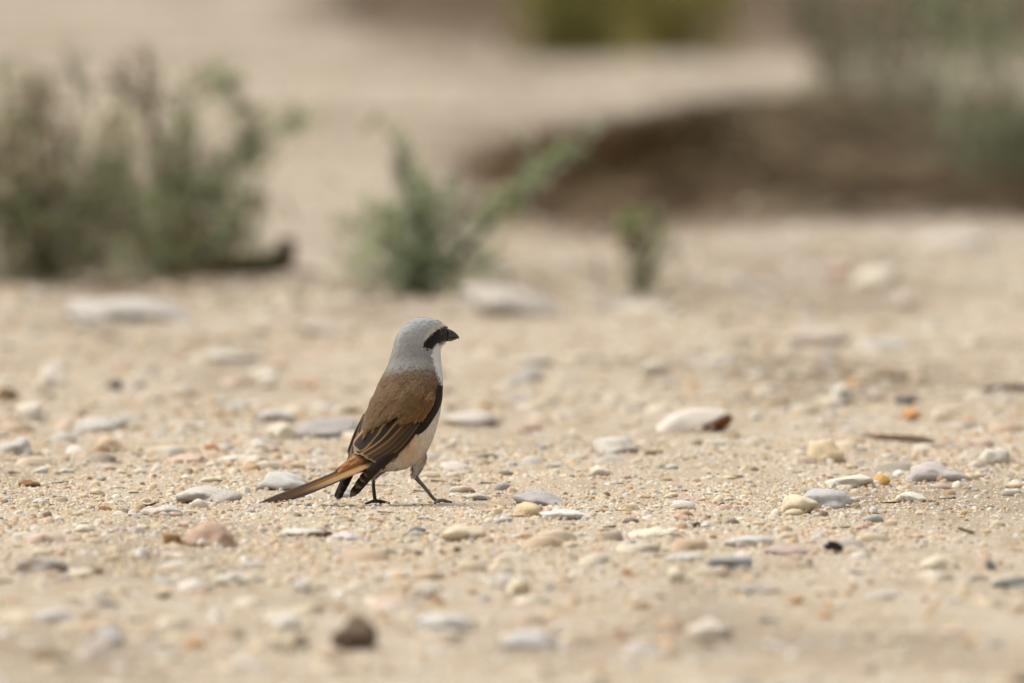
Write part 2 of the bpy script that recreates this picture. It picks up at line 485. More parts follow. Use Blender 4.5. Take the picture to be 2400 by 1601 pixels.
ST = [
 # px, py, w, h, colour, tilt, label
 (2058, 647, 135, 58, (246, 236, 212), 18, 'big cream tilted stone alone on the open sand near the brushy bank'),
 (1915, 785, 140, 52, (218, 203, 186), 0, 'wide pale pinkish stone sunk behind the row of small white stones'),
 (2124, 703, 60, 46, (220, 202, 188), 0, 'rounded pale pink stone beside the big cream tilted stone'),
 (1537, 861, 62, 46, (248, 240, 220), 0, 'round bright cream stone out on bare sand behind the white and brown shell-like stone'),
 (1677, 848, 70, 32, (228, 226, 218), -8, 'light grey flat stone beside the round bright cream stone'),
 (1973, 922, 50, 40, (244, 240, 228), -10, 'small white stone with a dark patch of soil behind it'),
 (2124, 938, 52, 26, (128, 122, 116), 0, 'dark grey low stone behind the orange pebble'),
 (2134, 971, 46, 30, (228, 172, 116), 0, 'orange pebble in front of the dark grey low stone'),
 (2185, 1108, 140, 48, (194, 184, 184), 0, 'large lavender grey domed pebble with the brown bark piece behind it'),
 (2328, 1070, 68, 46, (246, 240, 224), 0, 'white rounded stone beyond the lavender grey domed pebble'),
 (1935, 1060, 82, 60, (238, 212, 164), 0, 'yellowish orange rounded stone behind the long white stone'),
 (1996, 1130, 128, 30, (248, 244, 226), 6, 'long white stone touching a small ochre pebble'),
 (2063, 1128, 42, 32, (224, 178, 108), 0, 'small ochre pebble at the end of the long white stone'),
 (1938, 1172, 112, 46, (184, 186, 190), -6, 'smooth blue grey oval pebble resting against a cream one'),
 (1869, 1184, 82, 46, (240, 222, 182), -8, 'cream yellow pebble resting against the blue grey oval pebble'),
 (2134, 1166, 72, 26, (240, 236, 222), 0, 'low white stone in front of the lavender grey domed pebble'),
 (1277, 1170, 132, 34, (186, 182, 184), -14, 'long grey sloping stone behind the yellow angular pebble'),
 (1236, 1194, 62, 42, (232, 206, 156), 0, 'yellow angular pebble against the long grey sloping stone'),
 (1322, 1206, 112, 28, (244, 242, 238), -4, 'white knobbly stone in front of the long grey sloping stone'),
 (1693, 1186, 16, 20, (92, 74, 68), 0, 'tiny upright dark brown pebble alone on bare sand'),
 (1593, 1212, 46, 20, (214, 172, 150), 0, 'pinkish flat pebble near the tiny upright dark brown pebble'),
 (1631, 1231, 21, 16, (78, 66, 60), 0, 'tiny dark brown pebble in front of the pinkish flat pebble'),
 (1532, 1249, 112, 30, (240, 230, 208), 0, 'broad cream flat stone near the tiny dark brown pebble'),
 (1761, 1268, 106, 28, (246, 246, 242), -4, 'chalk white rough flat stone behind the mauve sliver of stone'),
 (1855, 1289, 118, 22, (186, 158, 148), -7, 'mauve flat sliver of stone beside the black knobbly clinker'),
 (2024, 1236, 36, 19, (206, 164, 146), 0, 'small pink oval pebble near the straw stalk'),
 (2200, 1320, 82, 36, (244, 230, 200), 4, 'cream domed stone beside the small slate grey pebble'),
 (2318, 1327, 30, 22, (112, 112, 114), -10, 'small slate grey pebble beside the cream domed stone'),
 (2385, 1366, 90, 26, (120, 126, 112), 0, 'dark green grey flat stone past the small slate grey pebble'),
 (1712, 1322, 125, 32, (136, 142, 146), 0, 'slate blue flat stone in front of the mauve sliver of stone'),
 (1588, 1350, 52, 36, (246, 234, 206), 0, 'cream stone beside the slate blue flat stone'),
 (1608, 1307, 92, 22, (208, 206, 200), 0, 'pale grey thin flat stone behind the cream stone and the slate blue one'),
 (1470, 1341, 23, 19, (176, 122, 66), 0, 'small ochre brown pebble standing on bare sand'),
 (1761, 1381, 112, 22, (150, 146, 140), 0, 'dull grey flat stone in front of the slate blue flat stone'),
 (1660, 1478, 95, 50, (236, 224, 206), 6, 'large pale out-of-focus stone in the bare foreground sand'),
 (1241, 1503, 135, 46, (202, 204, 204), 0, 'large pale blue grey stone in the foreground beyond the long light grey slab'),
 (1215, 1376, 62, 42, (244, 228, 194), 0, 'cream stone with the white pebble just beside it in the foreground'),
 (827, 1488, 98, 84, (124, 106, 86), -10, 'big round brown clod of earth in the foreground'),
 (699, 1508, 44, 52, (150, 134, 116), 0, 'small grey brown clod beside the big round brown clod'),
 (669, 1457, 74, 46, (250, 246, 236), 0, 'white rounded stone behind the small grey brown clod'),
 (709, 1376, 52, 40, (246, 240, 230), 0, 'white upright stone beyond the white rounded stone and the brown clod'),
 (1041, 1462, 145, 40, (212, 210, 208), 0, 'long light grey slab beyond the big round brown clod'),
 (117, 1539, 62, 40, (146, 124, 96), 0, 'brown earth clod in the very front of the sand'),
 (250, 1493, 75, 50, (200, 200, 200), 0, 'pale grey blue stone near the front brown earth clod'),
 (97, 1325, 125, 46, (184, 174, 164), 0, 'broad grey mauve stone in front of the terracotta rocks'),
 (490, 1258, 112, 58, (190, 152, 128), 0, 'terracotta pink knobbly rock beside the ochre brown rock'),
 (403, 1266, 58, 40, (166, 130, 90), 0, 'ochre brown rounded rock beside the terracotta pink rock'),
 (1077, 1250, 108, 46, (238, 216, 182), 0, 'large peach cream stone in front of the bird'),
 (806, 1258, 64, 18, (216, 210, 214), 0, 'thin lilac white pebble beside the dark red chip'),
 (766, 1254, 27, 16, (120, 78, 66), 0, 'dark red stone chip at the end of the thin lilac white pebble'),
 (709, 1248, 92, 22, (218, 216, 208), 0, 'pale grey flat pebble behind the dark red chip'),
 (475, 1161, 152, 42, (204, 198, 190), 0, 'wide light grey stone behind the terracotta rock, short of the tail tip'),
 (383, 1197, 94, 26, (208, 198, 192), 4, 'pale lavender flat stone in front of the wide light grey stone'),
 (663, 1131, 115, 40, (202, 202, 200), -6, 'pale blue grey stone behind the bird tail'),
 (975, 1246, 48, 18, (110, 108, 110), 10, 'dark slate chip beside the large peach cream stone'),
 (911, 1294, 32, 12, (128, 112, 84), 0, 'tiny dark olive pebble in front of the bird, the rounder of two'),
 (965, 1296, 38, 12, (140, 122, 94), 0, 'tiny dark olive pebble in front of the bird, the longer of two'),
 (332, 1299, 36, 26, (250, 244, 238), 0, 'small white pebble in front of the ochre brown rock'),
 (546, 1358, 70, 36, (232, 228, 216), 0, 'pale rounded stone in front of the terracotta pink rock'),
 (1000, 1386, 54, 36, (240, 232, 218), 0, 'pale cream stone in the foreground in front of the large peach stone'),
 (1184, 1365, 48, 40, (248, 242, 232), 0, 'white pebble beside the foreground cream stone'),
 (388, 1396, 44, 18, (126, 108, 78), 0, 'low dark olive brown pebble near the pale rounded stone'),
 (225, 1393, 58, 26, (226, 222, 212), 0, 'low whitish stone in front of the broad grey mauve stone'),
 (122, 1447, 105, 40, (206, 204, 202), 0, 'broad light grey stone in front of the low whitish stone'),
 (306, 725, 300, 58, (206, 202, 196), -5, 'very wide pale grey slab lying in front of the large shrubs'),
 (188, 756, 52, 36, (224, 214, 196), 0, 'small pale stone in front of the very wide grey slab'),
 (524, 832, 175, 36, (214, 208, 196), 0, 'long pale stone lying flat midway between slab and bird'),
 (119, 886, 64, 46, (246, 238, 220), -12, 'white stone in front of the very wide slab and the purple grey pebbles'),
 (270, 903, 32, 32, (112, 100, 98), 0, 'dark purple grey pebble, the larger of a pair'),
 (331, 903, 27, 22, (144, 136, 130), 0, 'grey pebble, the smaller of a pair with a dark purple one'),
 (15, 924, 48, 38, (140, 112, 80), 0, 'brown stone beyond the white stone'),
 (73, 966, 62, 56, (238, 230, 214), 0, 'pale cream stone in front of the brown stone'),
 (224, 997, 122, 30, (204, 202, 194), 3, 'thin pale grey slab propped above a dark gap'),
 (38, 1047, 84, 50, (198, 198, 194), 0, 'blue grey rounded stone in front of the pale cream stone'),
 (253, 1043, 64, 40, (234, 202, 160), 0, 'peach coloured stone in front of the propped slab'),
 (758, 1005, 145, 52, (166, 162, 160), 4, 'large grey stone on the sand behind the bird'),
 (658, 1012, 68, 44, (242, 232, 208), -20, 'cream white stone beside the large grey stone behind the bird'),
 (609, 1043, 42, 22, (250, 246, 240), -4, 'small bright white pebble near the cream white stone behind the bird'),
 (494, 1049, 32, 16, (200, 128, 84), 0, 'small orange red pebble behind the pink flat stone'),
 (639, 1117, 22, 17, (100, 88, 80), 0, 'tiny dark pebble on top of the pale stone behind the tail'),
 (765, 770, 165, 40, (190, 174, 154), -10, 'sloping grey brown stone behind the bird and short of the middle shrub'),
 (643, 978, 94, 28, (204, 198, 194), 0, 'pale lavender low stone behind the cream white stone'),
 (444, 1076, 94, 22, (222, 186, 166), 0, 'pink flat stone in front of the small orange red pebble'),
 (551, 1074, 64, 19, (236, 232, 218), 0, 'low white stone beside the pink flat stone'),
 (69, 1134, 44, 17, (152, 114, 76), 0, 'brown crumbly pebble in front of the blue grey rounded stone'),
 (1224, 705, 235, 84, (196, 188, 178), -16, 'big sloping pale grey stone at the foot of the middle shrub'),
 (1510, 722, 150, 30, (206, 198, 186), 0, 'pale stone in front of the lone upright sprig'),
 (2230, 560, 190, 46, (210, 202, 190), 4, 'wide pale grey stone on the sand just before the brushy bank'),
 (1115, 1165, 60, 18, (206, 204, 196), 0, 'thin pale stone beyond the striding foot of the bird'),
 (1105, 985, 130, 40, (206, 198, 190), 0, 'pale mauve stone behind the breast of the bird'),
 (1440, 1045, 110, 40, (208, 202, 194), 0, 'pale grey low stone in front of the shell-like stone'),
 (2080, 800, 120, 34, (200, 196, 186), 0, 'grey low stone near the wide pale pinkish stone'),
 (1250, 845, 90, 34, (218, 210, 196), 0, 'pale stone on bare sand beyond the bill of the bird'),
 (1405, 1105, 46, 26, (238, 228, 206), 0, 'small cream stone beyond the long grey sloping stone'),
]
for px, py, w, h, rgb, tilt, label in ST:
    clod = 'clod' in label or 'rock' in label
    nm = 'earth_clod' if 'clod' in label else ('stone' if w > 60 else 'pebble')
    stone(nm, px, py, w, h, rgb, label, tilt, angular=0.6 if clod else 0.5, rough=0.30 if clod else 0.24, cat='clod' if nm == 'earth_clod' else nm)
stone('stone', 1618, 990, 190, 58, (246, 236, 224), 'white shell-like stone with a rusty brown underside tipped up on the sand', 13, 0.6, 0.15, 0.12, M_TWO)
stone('clinker', 1953, 1283, 44, 37, (62, 56, 54), 'black knobbly clinker at the tip of the mauve sliver of stone', 0, 1.0, 0.9, 0.5, cat='clinker')
stone('pebble', 904, 1184, 12, 9, (250, 248, 244), 'tiny bright white pebble beside the planted foot of the bird', 0, 0.9, 0.2, 0.1, cat='pebble')

VS, FS, CS, off = [], [], [], 0
for i in range(420):
    me_ = stone_mesh(2000 + i % 24, 2, 0.24, 0.5)
    v_ = np.empty(len(me_.vertices) * 3); me_.vertices.foreach_get('co', v_); v_ = v_.reshape(-1, 3)
    bpy.data.meshes.remove(me_)
    X_, Y_ = rng.uniform(-.8, .8), rng.uniform(-.75, .8)
    W_ = 0.0022 + 0.0068 * rng.random() ** 2.4
    if abs(X_ + .10) < .12 and -.3 < Y_ < .12: continue
    a_ = rng.uniform(0, 6.28)
    v_ = v_ * np.array([W_, W_ * rng.uniform(.6, 1), W_ * rng.uniform(.3, .6)])
    v_ = np.c_[v_[:, 0] * math.cos(a_) - v_[:, 1] * math.sin(a_) + X_, v_[:, 0] * math.sin(a_) + v_[:, 1] * math.cos(a_) + Y_, v_[:, 2] + Hs(X_, Y_) + W_ * .12]
    c_ = np.clip((pc[rng.choice(len(PAL), p=pw)] * .7 + np.array(alb((222, 206, 182))) * .3) * rng.uniform(1.1, 1.45), 0, .8)
    VS.append(v_); FS.append(ICO[2][1] + off); CS.append(np.tile(c_, (len(v_), 1))); off += len(v_)
ex, ey, ez = [], [], []
for sx, sy, sw, sh in SKIRT:
    q_ = int(np.clip(sw * 3200, 14, 90))
    a_ = rng.uniform(0, 6.283, q_); r_ = rng.uniform(.82, 1.25, q_)
    ex += list(sx + np.cos(a_) * sw * r_); ey += list(sy + sw * .35 + np.sin(a_) * sw * 1.2 * r_); ez += list(np.clip(1.2 - r_, 0, 1) * sh * rng.uniform(.2, 1.1, q_))
v_, f_, c_ = grains(len(ex), 0, 1, 0, 1, .0008, .0030, 2, 2.4, pts=(np.array(ex), np.array(ey), np.array(ez)))
VS.append(v_); FS.append(f_ + off); CS.append(c_); off += len(v_)
tag(link('coarse_gravel', fast_mesh('coarse_gravel', np.vstack(VS), np.vstack(FS), np.vstack(CS)), M_GRAIN), 'coarser rounded gravel bedded among the sand grains around the bird', 'gravel', kind='stuff')

# scattered small pebbles, each its own object, sharing a few shapes
SHAPES = [stone_mesh(900 + i, 2, 0.2, 0.35) for i in range(9)]
KINDS = [('cream', (238, 224, 196), 46), ('white', (246, 242, 234), 34), ('grey', (186, 184, 182), 36), ('orange', (218, 170, 120), 28), ('brown', (140, 112, 86), 24), ('pink', (214, 182, 166), 22)]
from collections import Counter
REF_N = Counter(r_[1] for r_ in REFS)
for cname, rgb, cnt in KINDS:
    made = 0
    while made < cnt:
        d = DIST + (random.uniform(-2.6, 3.2) if random.random() < 0.75 else random.uniform(2, 9))
        y = d - DIST
        half = d * 1200 / FPX
        x = random.uniform(-half, half)
        W = (0.0032 + 0.0075 * random.random() ** 2.2) * (1 if y < 3 else 1.6)
        if any((x - a) ** 2 + ((y - b) * 0.5) ** 2 < (W + c) ** 2 * 1.4 for a, b, c in PLACED): continue
        if abs(x + 0.10) < 0.13 and -0.35 < y < 0.15: continue
        o = link('pebble', random.choice(SHAPES), M_STONE)
        hh = W * random.uniform(0.3, 0.62)
        o.scale = (W, W * random.uniform(0.6, 0.95), hh)
        o.location = (x, y, Hs(x, y) + hh * 0.35)
        o.rotation_euler = (random.uniform(-.2, .2), random.uniform(-.25, .25), random.uniform(0, 6.28))
        j = random.uniform(0.85, 1.08)
        o.color = (*[c * j for c in alb(tuple(c * .70 + q * .30 for c, q in zip(rgb, (224, 208, 184))), 1.6)], 1)
        q = proj(o.location)
        best = min(REFS, key=lambda r_: math.dist(q, proj(r_[0])))
        near = math.dist(q, proj(best[0])) < 120 and REF_N[best[1]] == 1
        lab = f'small loose {cname} pebble next to the {best[1]}' if near else f'small loose {cname} pebble on open sand away from larger stones'
        tag(o, lab, 'pebble', f'small loose {cname} pebbles')
        PLACED.append((x, y, W)); made += 1

# ------------------------------------------------------------------ twigs, straws, bark
def stick(name, pts, r0, r1, mat, label, cat, lift=0.0):
    P = []
    for px, py in pts:
        p = hit(px, py); P.append((p.x, p.y, p.z + r0 * 0.7 + lift))
    # real length along the view stays modest: keep the ends near the first point's depth
    y0 = P[0][1]
    P = [(x, y0 + (y - y0) * 0.5, Hs(x, y0 + (y - y0) * 0.5) + r0 * 0.7 + lift + (0.002 if i == len(P) - 1 else 0)) for i, (x, y, z) in enumerate(P)]
    v, f = tube(P, [r0 * .35, r0, (r0 + r1) / 2, r1, r1 * .3], 18, 7)
    o = link(name, new_mesh(name, [a - Vector(P[0]) for a in v], f), mat, loc=P[0])
    tag(o, label, cat)
    return o
M_STRAW = plain_material('straw', alb((204, 164, 88)), 0.6, 0.3, 0.2)
M_OLIVE = plain_material('olive_twig', alb((104, 92, 62)), 0.9, 0.1)
M_BARK = plain_material('bark', alb((128, 104, 84)), 0.9, 0.1)
stick('straw', [(1880, 1247), (1925, 1255), (1976, 1267)], 0.0007, 0.0005, M_STRAW, 'thin golden straw stalk lying behind the black clinker', 'straw')
stick('twig', [(2245, 1240), (2272, 1258), (2298, 1281)], 0.0013, 0.0011, M_OLIVE, 'short dark olive twig behind the cream domed stone', 'twig')
stick('twig', [(322, 1184), (345, 1192), (372, 1184)], 0.0012, 0.0009, M_TWIG, 'curled dark brown twig by the wide light grey stone', 'twig')
stick('twig', [(1030, 1294), (1056, 1289), (1082, 1300)], 0.0011, 0.0014, M_OLIVE, 'curved olive brown twig in front of the large peach cream stone', 'twig')
stick('bark_piece', [(2020, 1034), (2090, 1043), (2150, 1050), (2200, 1072)], 0.0022, 0.0032, M_BARK, 'brown grey bark piece arching behind the lavender domed pebble', 'bark', 0.003)
stick('twig', [(2300, 918), (2360, 914), (2430, 922)], 0.0028, 0.0034, M_TWIG, 'thick dark reddish brown twig lying across bare sand', 'twig')
stick('twig', [(1950, 880), (2060, 893), (2180, 900)], 0.0018, 0.0022, M_BARK, 'long thin brown root lying in line with the thick dark twig', 'twig')

# ------------------------------------------------------------------ shrubs
def leaf_mesh(name, P, D, size, cols, width=0.42):
    """many small folded leaves; P base points, D directions"""
    n = len(P)
    D = D / np.linalg.norm(D, axis=1, keepdims=True)
    rv = rng.normal(size=(n, 3)); S = np.cross(D, rv); S /= np.linalg.norm(S, axis=1, keepdims=True)
    N = np.cross(S, D)
    L = size[:, None]
    V = np.stack([P, P + D * L * .45 + S * L * width * .5 + N * L * .08, P + D * L * .5, P + D * L * .45 - S * L * width * .5 + N * L * .08, P + D * L - N * L * .06], 1)
    F = np.array([(0, 1, 2), (0, 2, 3), (1, 4, 2), (2, 4, 3)])[None] + (np.arange(n) * 5)[:, None, None]
    return fast_mesh(name, V.reshape(-1, 3), F.reshape(-1, 3), np.repeat(cols, 5, 0), smooth=False)
def shrub(name, label, base, branches, palette, leaf, dens, spread=0.02, stem_rgb=(96, 80, 60), stem_r=0.0016, fill=None, group=None, cat='shrub'):
    """branches: pixel polylines from the base, each with a depth lean in metres at the tip"""
    b = hit(*base)
    s = mpp(b.y)
    root = empty(name, (b.x, b.y, b.z))
    tag(root, label, cat, group)
    bx, by = base
    parts, LP, LD, LC, LS = [], [], [], [], []
    pal = np.array([alb(c, 1.75) for c in palette])
    for br in branches:
        pts, lean = br[0], br[1]
        ci = br[2] if len(br) > 2 else None
        dmul = br[3] if len(br) > 3 else 1.0
        P3 = [np.array([0, 0, -0.004])]
        m = len(pts)
        for i, (px, py) in enumerate(pts):
            y = b.y + lean * (i + 1) / m
            p = at(px, py, y)
            P3.append(np.array([p.x - b.x, p.y - b.y, max(p.z - b.z, 0.002)]))
        length = sum(np.linalg.norm(P3[i + 1] - P3[i]) for i in range(m))
        parts.append(tube(P3, [stem_r, stem_r * .4], 10, 5))
        n = int(dens * dmul * length * 1000)
        C = catmull(P3, 60)
        nc = max(4, n // 11)                                   # leaves sit in clumps on side twigs
        t = rng.beta(1.5, 1.0, nc) * 58.9
        i0 = t.astype(int)
        base_p = C[i0] + (C[i0 + 1] - C[i0]) * (t - i0)[:, None]
        tang = C[i0 + 1] - C[i0]; tang /= np.linalg.norm(tang, axis=1, keepdims=True) + 1e-9
        sp = spread * (1.15 - 0.65 * t / 59)[:, None]
        cen = base_p + rng.normal(size=(nc, 3)) * sp * np.array([1, 1, .9])
        kc = rng.integers(0, len(pal), nc) if ci is None else np.where(rng.random(nc) < .6, ci, rng.integers(0, len(pal), nc))
        shade = rng.uniform(.42, 1.6, nc)
        w = rng.integers(0, nc, n)
        tw = tang + rng.normal(size=(nc, 3)) * .75 + np.array([0, 0, .3]); tw /= np.linalg.norm(tw, axis=1, keepdims=True)
        tl = spread * rng.uniform(.7, 1.7, nc)
        for q_ in range(0, nc, 3):
            parts.append(tube([tuple(cen[q_] - tw[q_] * tl[q_]), tuple(cen[q_] + tw[q_] * tl[q_])], [stem_r * .4, stem_r * .25], 3, 3))
        pos = cen[w] + tw[w] * (tl[w] * rng.uniform(-1, 1, n))[:, None] + rng.normal(size=(n, 3)) * spread * .10
        pos[:, 2] = np.maximum(pos[:, 2], 0.001 + rng.random(n) * .01)
        dirs = tang[w] * 0.9 + rng.normal(size=(n, 3)) * 0.65 + np.array([0, 0, .25])
        LP.append(pos); LD.append(dirs); LC.append(pal[kc[w]] * (shade[w] * rng.uniform(.85, 1.15, n))[:, None]); LS.append(leaf * rng.uniform(.6, 1.3, n))
    for (cx, cy, rx, ry, n, ci) in (fill or []):
        c = at(cx, cy, b.y)
        g = rng.normal(size=(n, 3)) * 0.5
        pos = np.c_[c.x - b.x + g[:, 0] * rx * s, g[:, 1] * rx * s * .9, c.z - b.z + g[:, 2] * ry * s]
        pos[:, 2] = np.abs(pos[:, 2]) + .001
        nc = max(6, n // 26)
        cc = pos[:nc].copy()
        w = rng.integers(0, nc, n)
        tw = rng.normal(size=(nc, 3)) * .6 + np.array([0, 0, .8]); tw /= np.linalg.norm(tw, axis=1, keepdims=True)
        tl = spread * rng.uniform(.7, 1.6, nc)
        for q_ in range(0, nc, 2):
            parts.append(tube([tuple(cc[q_] - tw[q_] * tl[q_]), tuple(cc[q_] + tw[q_] * tl[q_])], [stem_r * .4, stem_r * .25], 3, 3))
        pos = cc[w] + tw[w] * (tl[w] * rng.uniform(-1, 1, n))[:, None] + rng.normal(size=(n, 3)) * spread * .10
        pos[:, 2] = np.maximum(pos[:, 2], .001)
        kc = rng.integers(0, len(pal), nc) if ci is None else np.where(rng.random(nc) < .6, ci, rng.integers(0, len(pal), nc))
        LP.append(pos); LD.append(rng.normal(size=(n, 3)) * .7 + np.array([0, 0, .7])); LC.append(pal[kc[w]] * rng.uniform(.6, 1.3, nc)[w][:, None]); LS.append(leaf * rng.uniform(.6, 1.3, n))
    v, f = join(parts)
    tag(link('stem', new_mesh('stem', v, f), plain_material('shrub_stem', alb(stem_rgb), .9, .1), root), kind='stuff')
    fo = link('foliage', leaf_mesh('foliage', np.vstack(LP), np.vstack(LD), np.concatenate(LS), np.clip(np.vstack(LC), 0, .8)), M_LEAF, root)
    tag(fo, kind='stuff')
    return root

G_ = (146, 162, 112); G2 = (126, 138, 92); GB = (166, 170, 144); BR = (142, 118, 94); OL = (150, 138, 90); PU = (130, 110, 98)
PALL = [G_, G2, BR, OL, PU, GB, G_, (132, 150, 104)]
shrub('saltbush', 'large dense grey green and brown shrub beside the arching leggy shrub', (110, 666), [
    ([(60, 500), (20, 330), (5, 140)], .02, 0), ([(90, 480), (85, 300), (75, 210)], -.02, 2), ([(130, 470), (140, 330), (60, 160)], .05, 2, .7),
    ([(160, 470), (240, 360), (290, 280)], .03, 3), ([(30, 520), (-60, 380), (-120, 250)], .0, 1), ([(10, 560), (-110, 480), (-220, 420)], .06, 0),
    ([(190, 540), (250, 450), (270, 380)], -.06, 1), ([(160, 560), (210, 500), (330, 470)], .08, 4), ([(60, 560), (-30, 430), (40, 290)], -.08, 2),
    ([(110, 500), (180, 270), (170, 130)], .02, 5, .35)],
    PALL, 0.0050, 6.0, 0.020, fill=[(90, 560, 280, 130, 4600, None), (60, 450, 200, 130, 2200, 3), (200, 470, 200, 120, 1500, 1), (230, 600, 220, 80, 1100, None), (-120, 560, 200, 150, 1400, None)])
shrub('saltbush', 'leggy grey green shrub with one twig arching over in a loop', (400, 654), [
    ([(370, 480), (385, 420), (340, 260), (270, 190)], .0, 4), ([(375, 470), (390, 400), (350, 250), (330, 120)], .03, 4, .7),
    ([(440, 500), (450, 330), (440, 240), (490, 185), (545, 205), (580, 290), (600, 350)], .02, 0, .8), ([(430, 480), (420, 370), (430, 250)], -.03, 0),
    ([(480, 520), (550, 400), (620, 320), (720, 270)], .05, 0, .8), ([(480, 520), (560, 380), (590, 310)], .01, 5, .6),
    ([(500, 580), (560, 530), (600, 450)], -.04, 0), ([(460, 590), (520, 575), (580, 500)], -.02, 0, .8),
    ([(420, 540), (430, 430), (440, 370)], .06, 2), ([(350, 540), (290, 440), (290, 340)], .04, 2), ([(460, 500), (500, 420), (530, 360)], .08, 5), ([(360, 560), (270, 520), (230, 470)], -.05, 1)],
    PALL, 0.0050, 6.0, 0.015, fill=[(390, 560, 240, 130, 4200, None), (430, 470, 190, 120, 900, 0), (330, 600, 200, 60, 800, 2), (470, 600, 120, 50, 400, None)])
GG = [(166, 178, 142), (188, 198, 168), (146, 160, 126), (172, 188, 130), (160, 154, 132)]
shrub('saltbush', 'small grey green shrub with a long side shoot in front of the brushy bank', (985, 694), [
    ([(975, 560), (955, 430), (940, 340)], .0, 0), ([(960, 560), (935, 360), (875, 262)], .03, 3, .18), ([(960, 600), (900, 560), (810, 520)], -.03, 3, .7),
    ([(950, 640), (880, 610), (830, 570)], .03, 1), ([(1020, 620), (1060, 560), (1110, 590)], .02, 1), ([(1000, 570), (1010, 500), (1000, 430)], .04, 2),
    ([(1050, 620), (1130, 540), (1220, 440), (1290, 390), (1400, 285)], .06, 1, .45), ([(1130, 550), (1220, 450), (1255, 395), (1235, 330)], .03, 1, .4),
    ([(1060, 620), (1110, 560), (1160, 505), (1215, 455)], .03, 3, .45), ([(1130, 540), (1190, 475), (1240, 430), (1330, 345)], .04, 3, .3),
    ([(990, 580), (975, 480), (985, 420)], -.03, 0), ([(940, 600), (915, 520), (930, 480)], -.02, 2), ([(1060, 640), (1120, 620), (1150, 600)], -.03, 1),
    ([(940, 610), (880, 520), (850, 470)], .02, 3, .5), ([(1000, 590), (1030, 470), (1080, 400)], .0, 1, .4), ([(930, 640), (860, 640), (800, 600)], -.04, 1, .6),
    ([(1030, 560), (1080, 510), (1160, 500)], .05, 1, .6), ([(1010, 640), (1040, 500), (1060, 460)], .06, 2, .6)],
    GG, 0.0046, 6.0, 0.011, fill=[(975, 575, 120, 100, 1500, 2), (990, 645, 200, 55, 1700, 0), (900, 600, 110, 60, 400, 3)])
shrub('sprig', 'lone upright green sprig rooted in bare sand before the bank', (1505, 692), [
    ([(1505, 620), (1495, 560), (1480, 505)], .0, 0), ([(1515, 620), (1540, 560), (1525, 505)], .02, 3), ([(1500, 600), (1470, 540), (1462, 520)], -.02, 3), ([(1525, 640), (1555, 600), (1570, 585)], .0, 1, .5)],
    [(140, 152, 106), (168, 174, 146), (136, 120, 94), (148, 164, 112)], 0.0048, 5.0, 0.010, fill=[(1508, 585, 95, 120, 420, 2), (1520, 640, 60, 60, 160, None)])
GY2 = [(144, 152, 120), (164, 170, 140), (122, 124, 98), (146, 164, 116), (154, 140, 116)]
shrub('saltbush', 'tall dense blue green shrub growing on the brushy bank', (2385, 440), [
    ([(2370, 300), (2330, 140), (2290, 30)], .0, 3), ([(2390, 280), (2390, 120), (2380, -40)], .1, 0), ([(2330, 350), (2260, 250), (2200, 160)], -.05, 1, .8),
    ([(2350, 330), (2270, 180), (2230, 40), (2210, -60)], .08, 3), ([(2420, 300), (2480, 150), (2520, 20)], .0, 1), ([(2320, 390), (2230, 370), (2170, 330)], -.05, 1, .6),
    ([(2340, 260), (2310, 100), (2330, -70)], -.1, 0), ([(2460, 380), (2560, 300), (2640, 200)], .05, 0), ([(2300, 380), (2240, 300), (2160, 230)], .06, 1, .6)],
    GY2, 0.0075, 2.6, 0.022, fill=[(2400, 350, 170, 110, 1100, None), (2340, 405, 200, 55, 700, 2), (2420, 150, 120, 150, 350, 0)])
for i, (px, py, tp, lab) in enumerate([
        (1960, 285, [(1955, 180), (1945, 60), (1900, -40)], 'thin pale green weed on the bank with the leftmost sparse stalks'),
        (2070, 300, [(2075, 200), (2080, 90), (2120, -30)], 'sparse olive weed between thin weed and tall blue green shrub'),
        (2170, 310, [(2170, 220), (2190, 100), (2160, -40)], 'loose brownish green weed leaning against the tall blue green shrub')]):
    brs = [(tp, .03 * i), ([(x + (j - 1.5) * 60 * (k + 1) / 3, y + 20) for k, (x, y) in enumerate(tp)], .05, None, .5)]if False else [(tp, .03)]
    for q in (-70, -35, 40, 75):
        brs.append(([(x + q * (k + 1) / 3, y + abs(q) * .3) for k, (x, y) in enumerate(tp)], q / 700, None, .6))
    shrub('weed', lab, (px, py), brs, [(128, 132, 98), (142, 142, 112), (120, 104, 86), (110, 122, 90)], 0.0085, 2.2, 0.022, cat='weed')
OLV = [(130, 128, 62), (112, 112, 56), (148, 140, 70), (116, 106, 68)]
for px, py, wd, ci, lab in [(1345, 140, 100, 1, 'dark olive green shrub at the far edge of the pale sand'),
                            (1570, 132, 130, 2, 'yellow olive shrub on the far sand beside the dark olive one')]:
    brs = []
    for k in range(9):
        q = (k - 4) / 4 * wd
        brs.append(([(px + q * .4, py - 50), (px + q * .9, py - 130), (px + q * 1.1, py - 230 + abs(q) * .5)], random.uniform(-.12, .12), ci))
    shrub('olive_shrub', lab, (px, py), brs, OLV, 0.011, 2.6, 0.03, fill=[(px, py - 35, wd * 1.5, 60, 900, ci)])

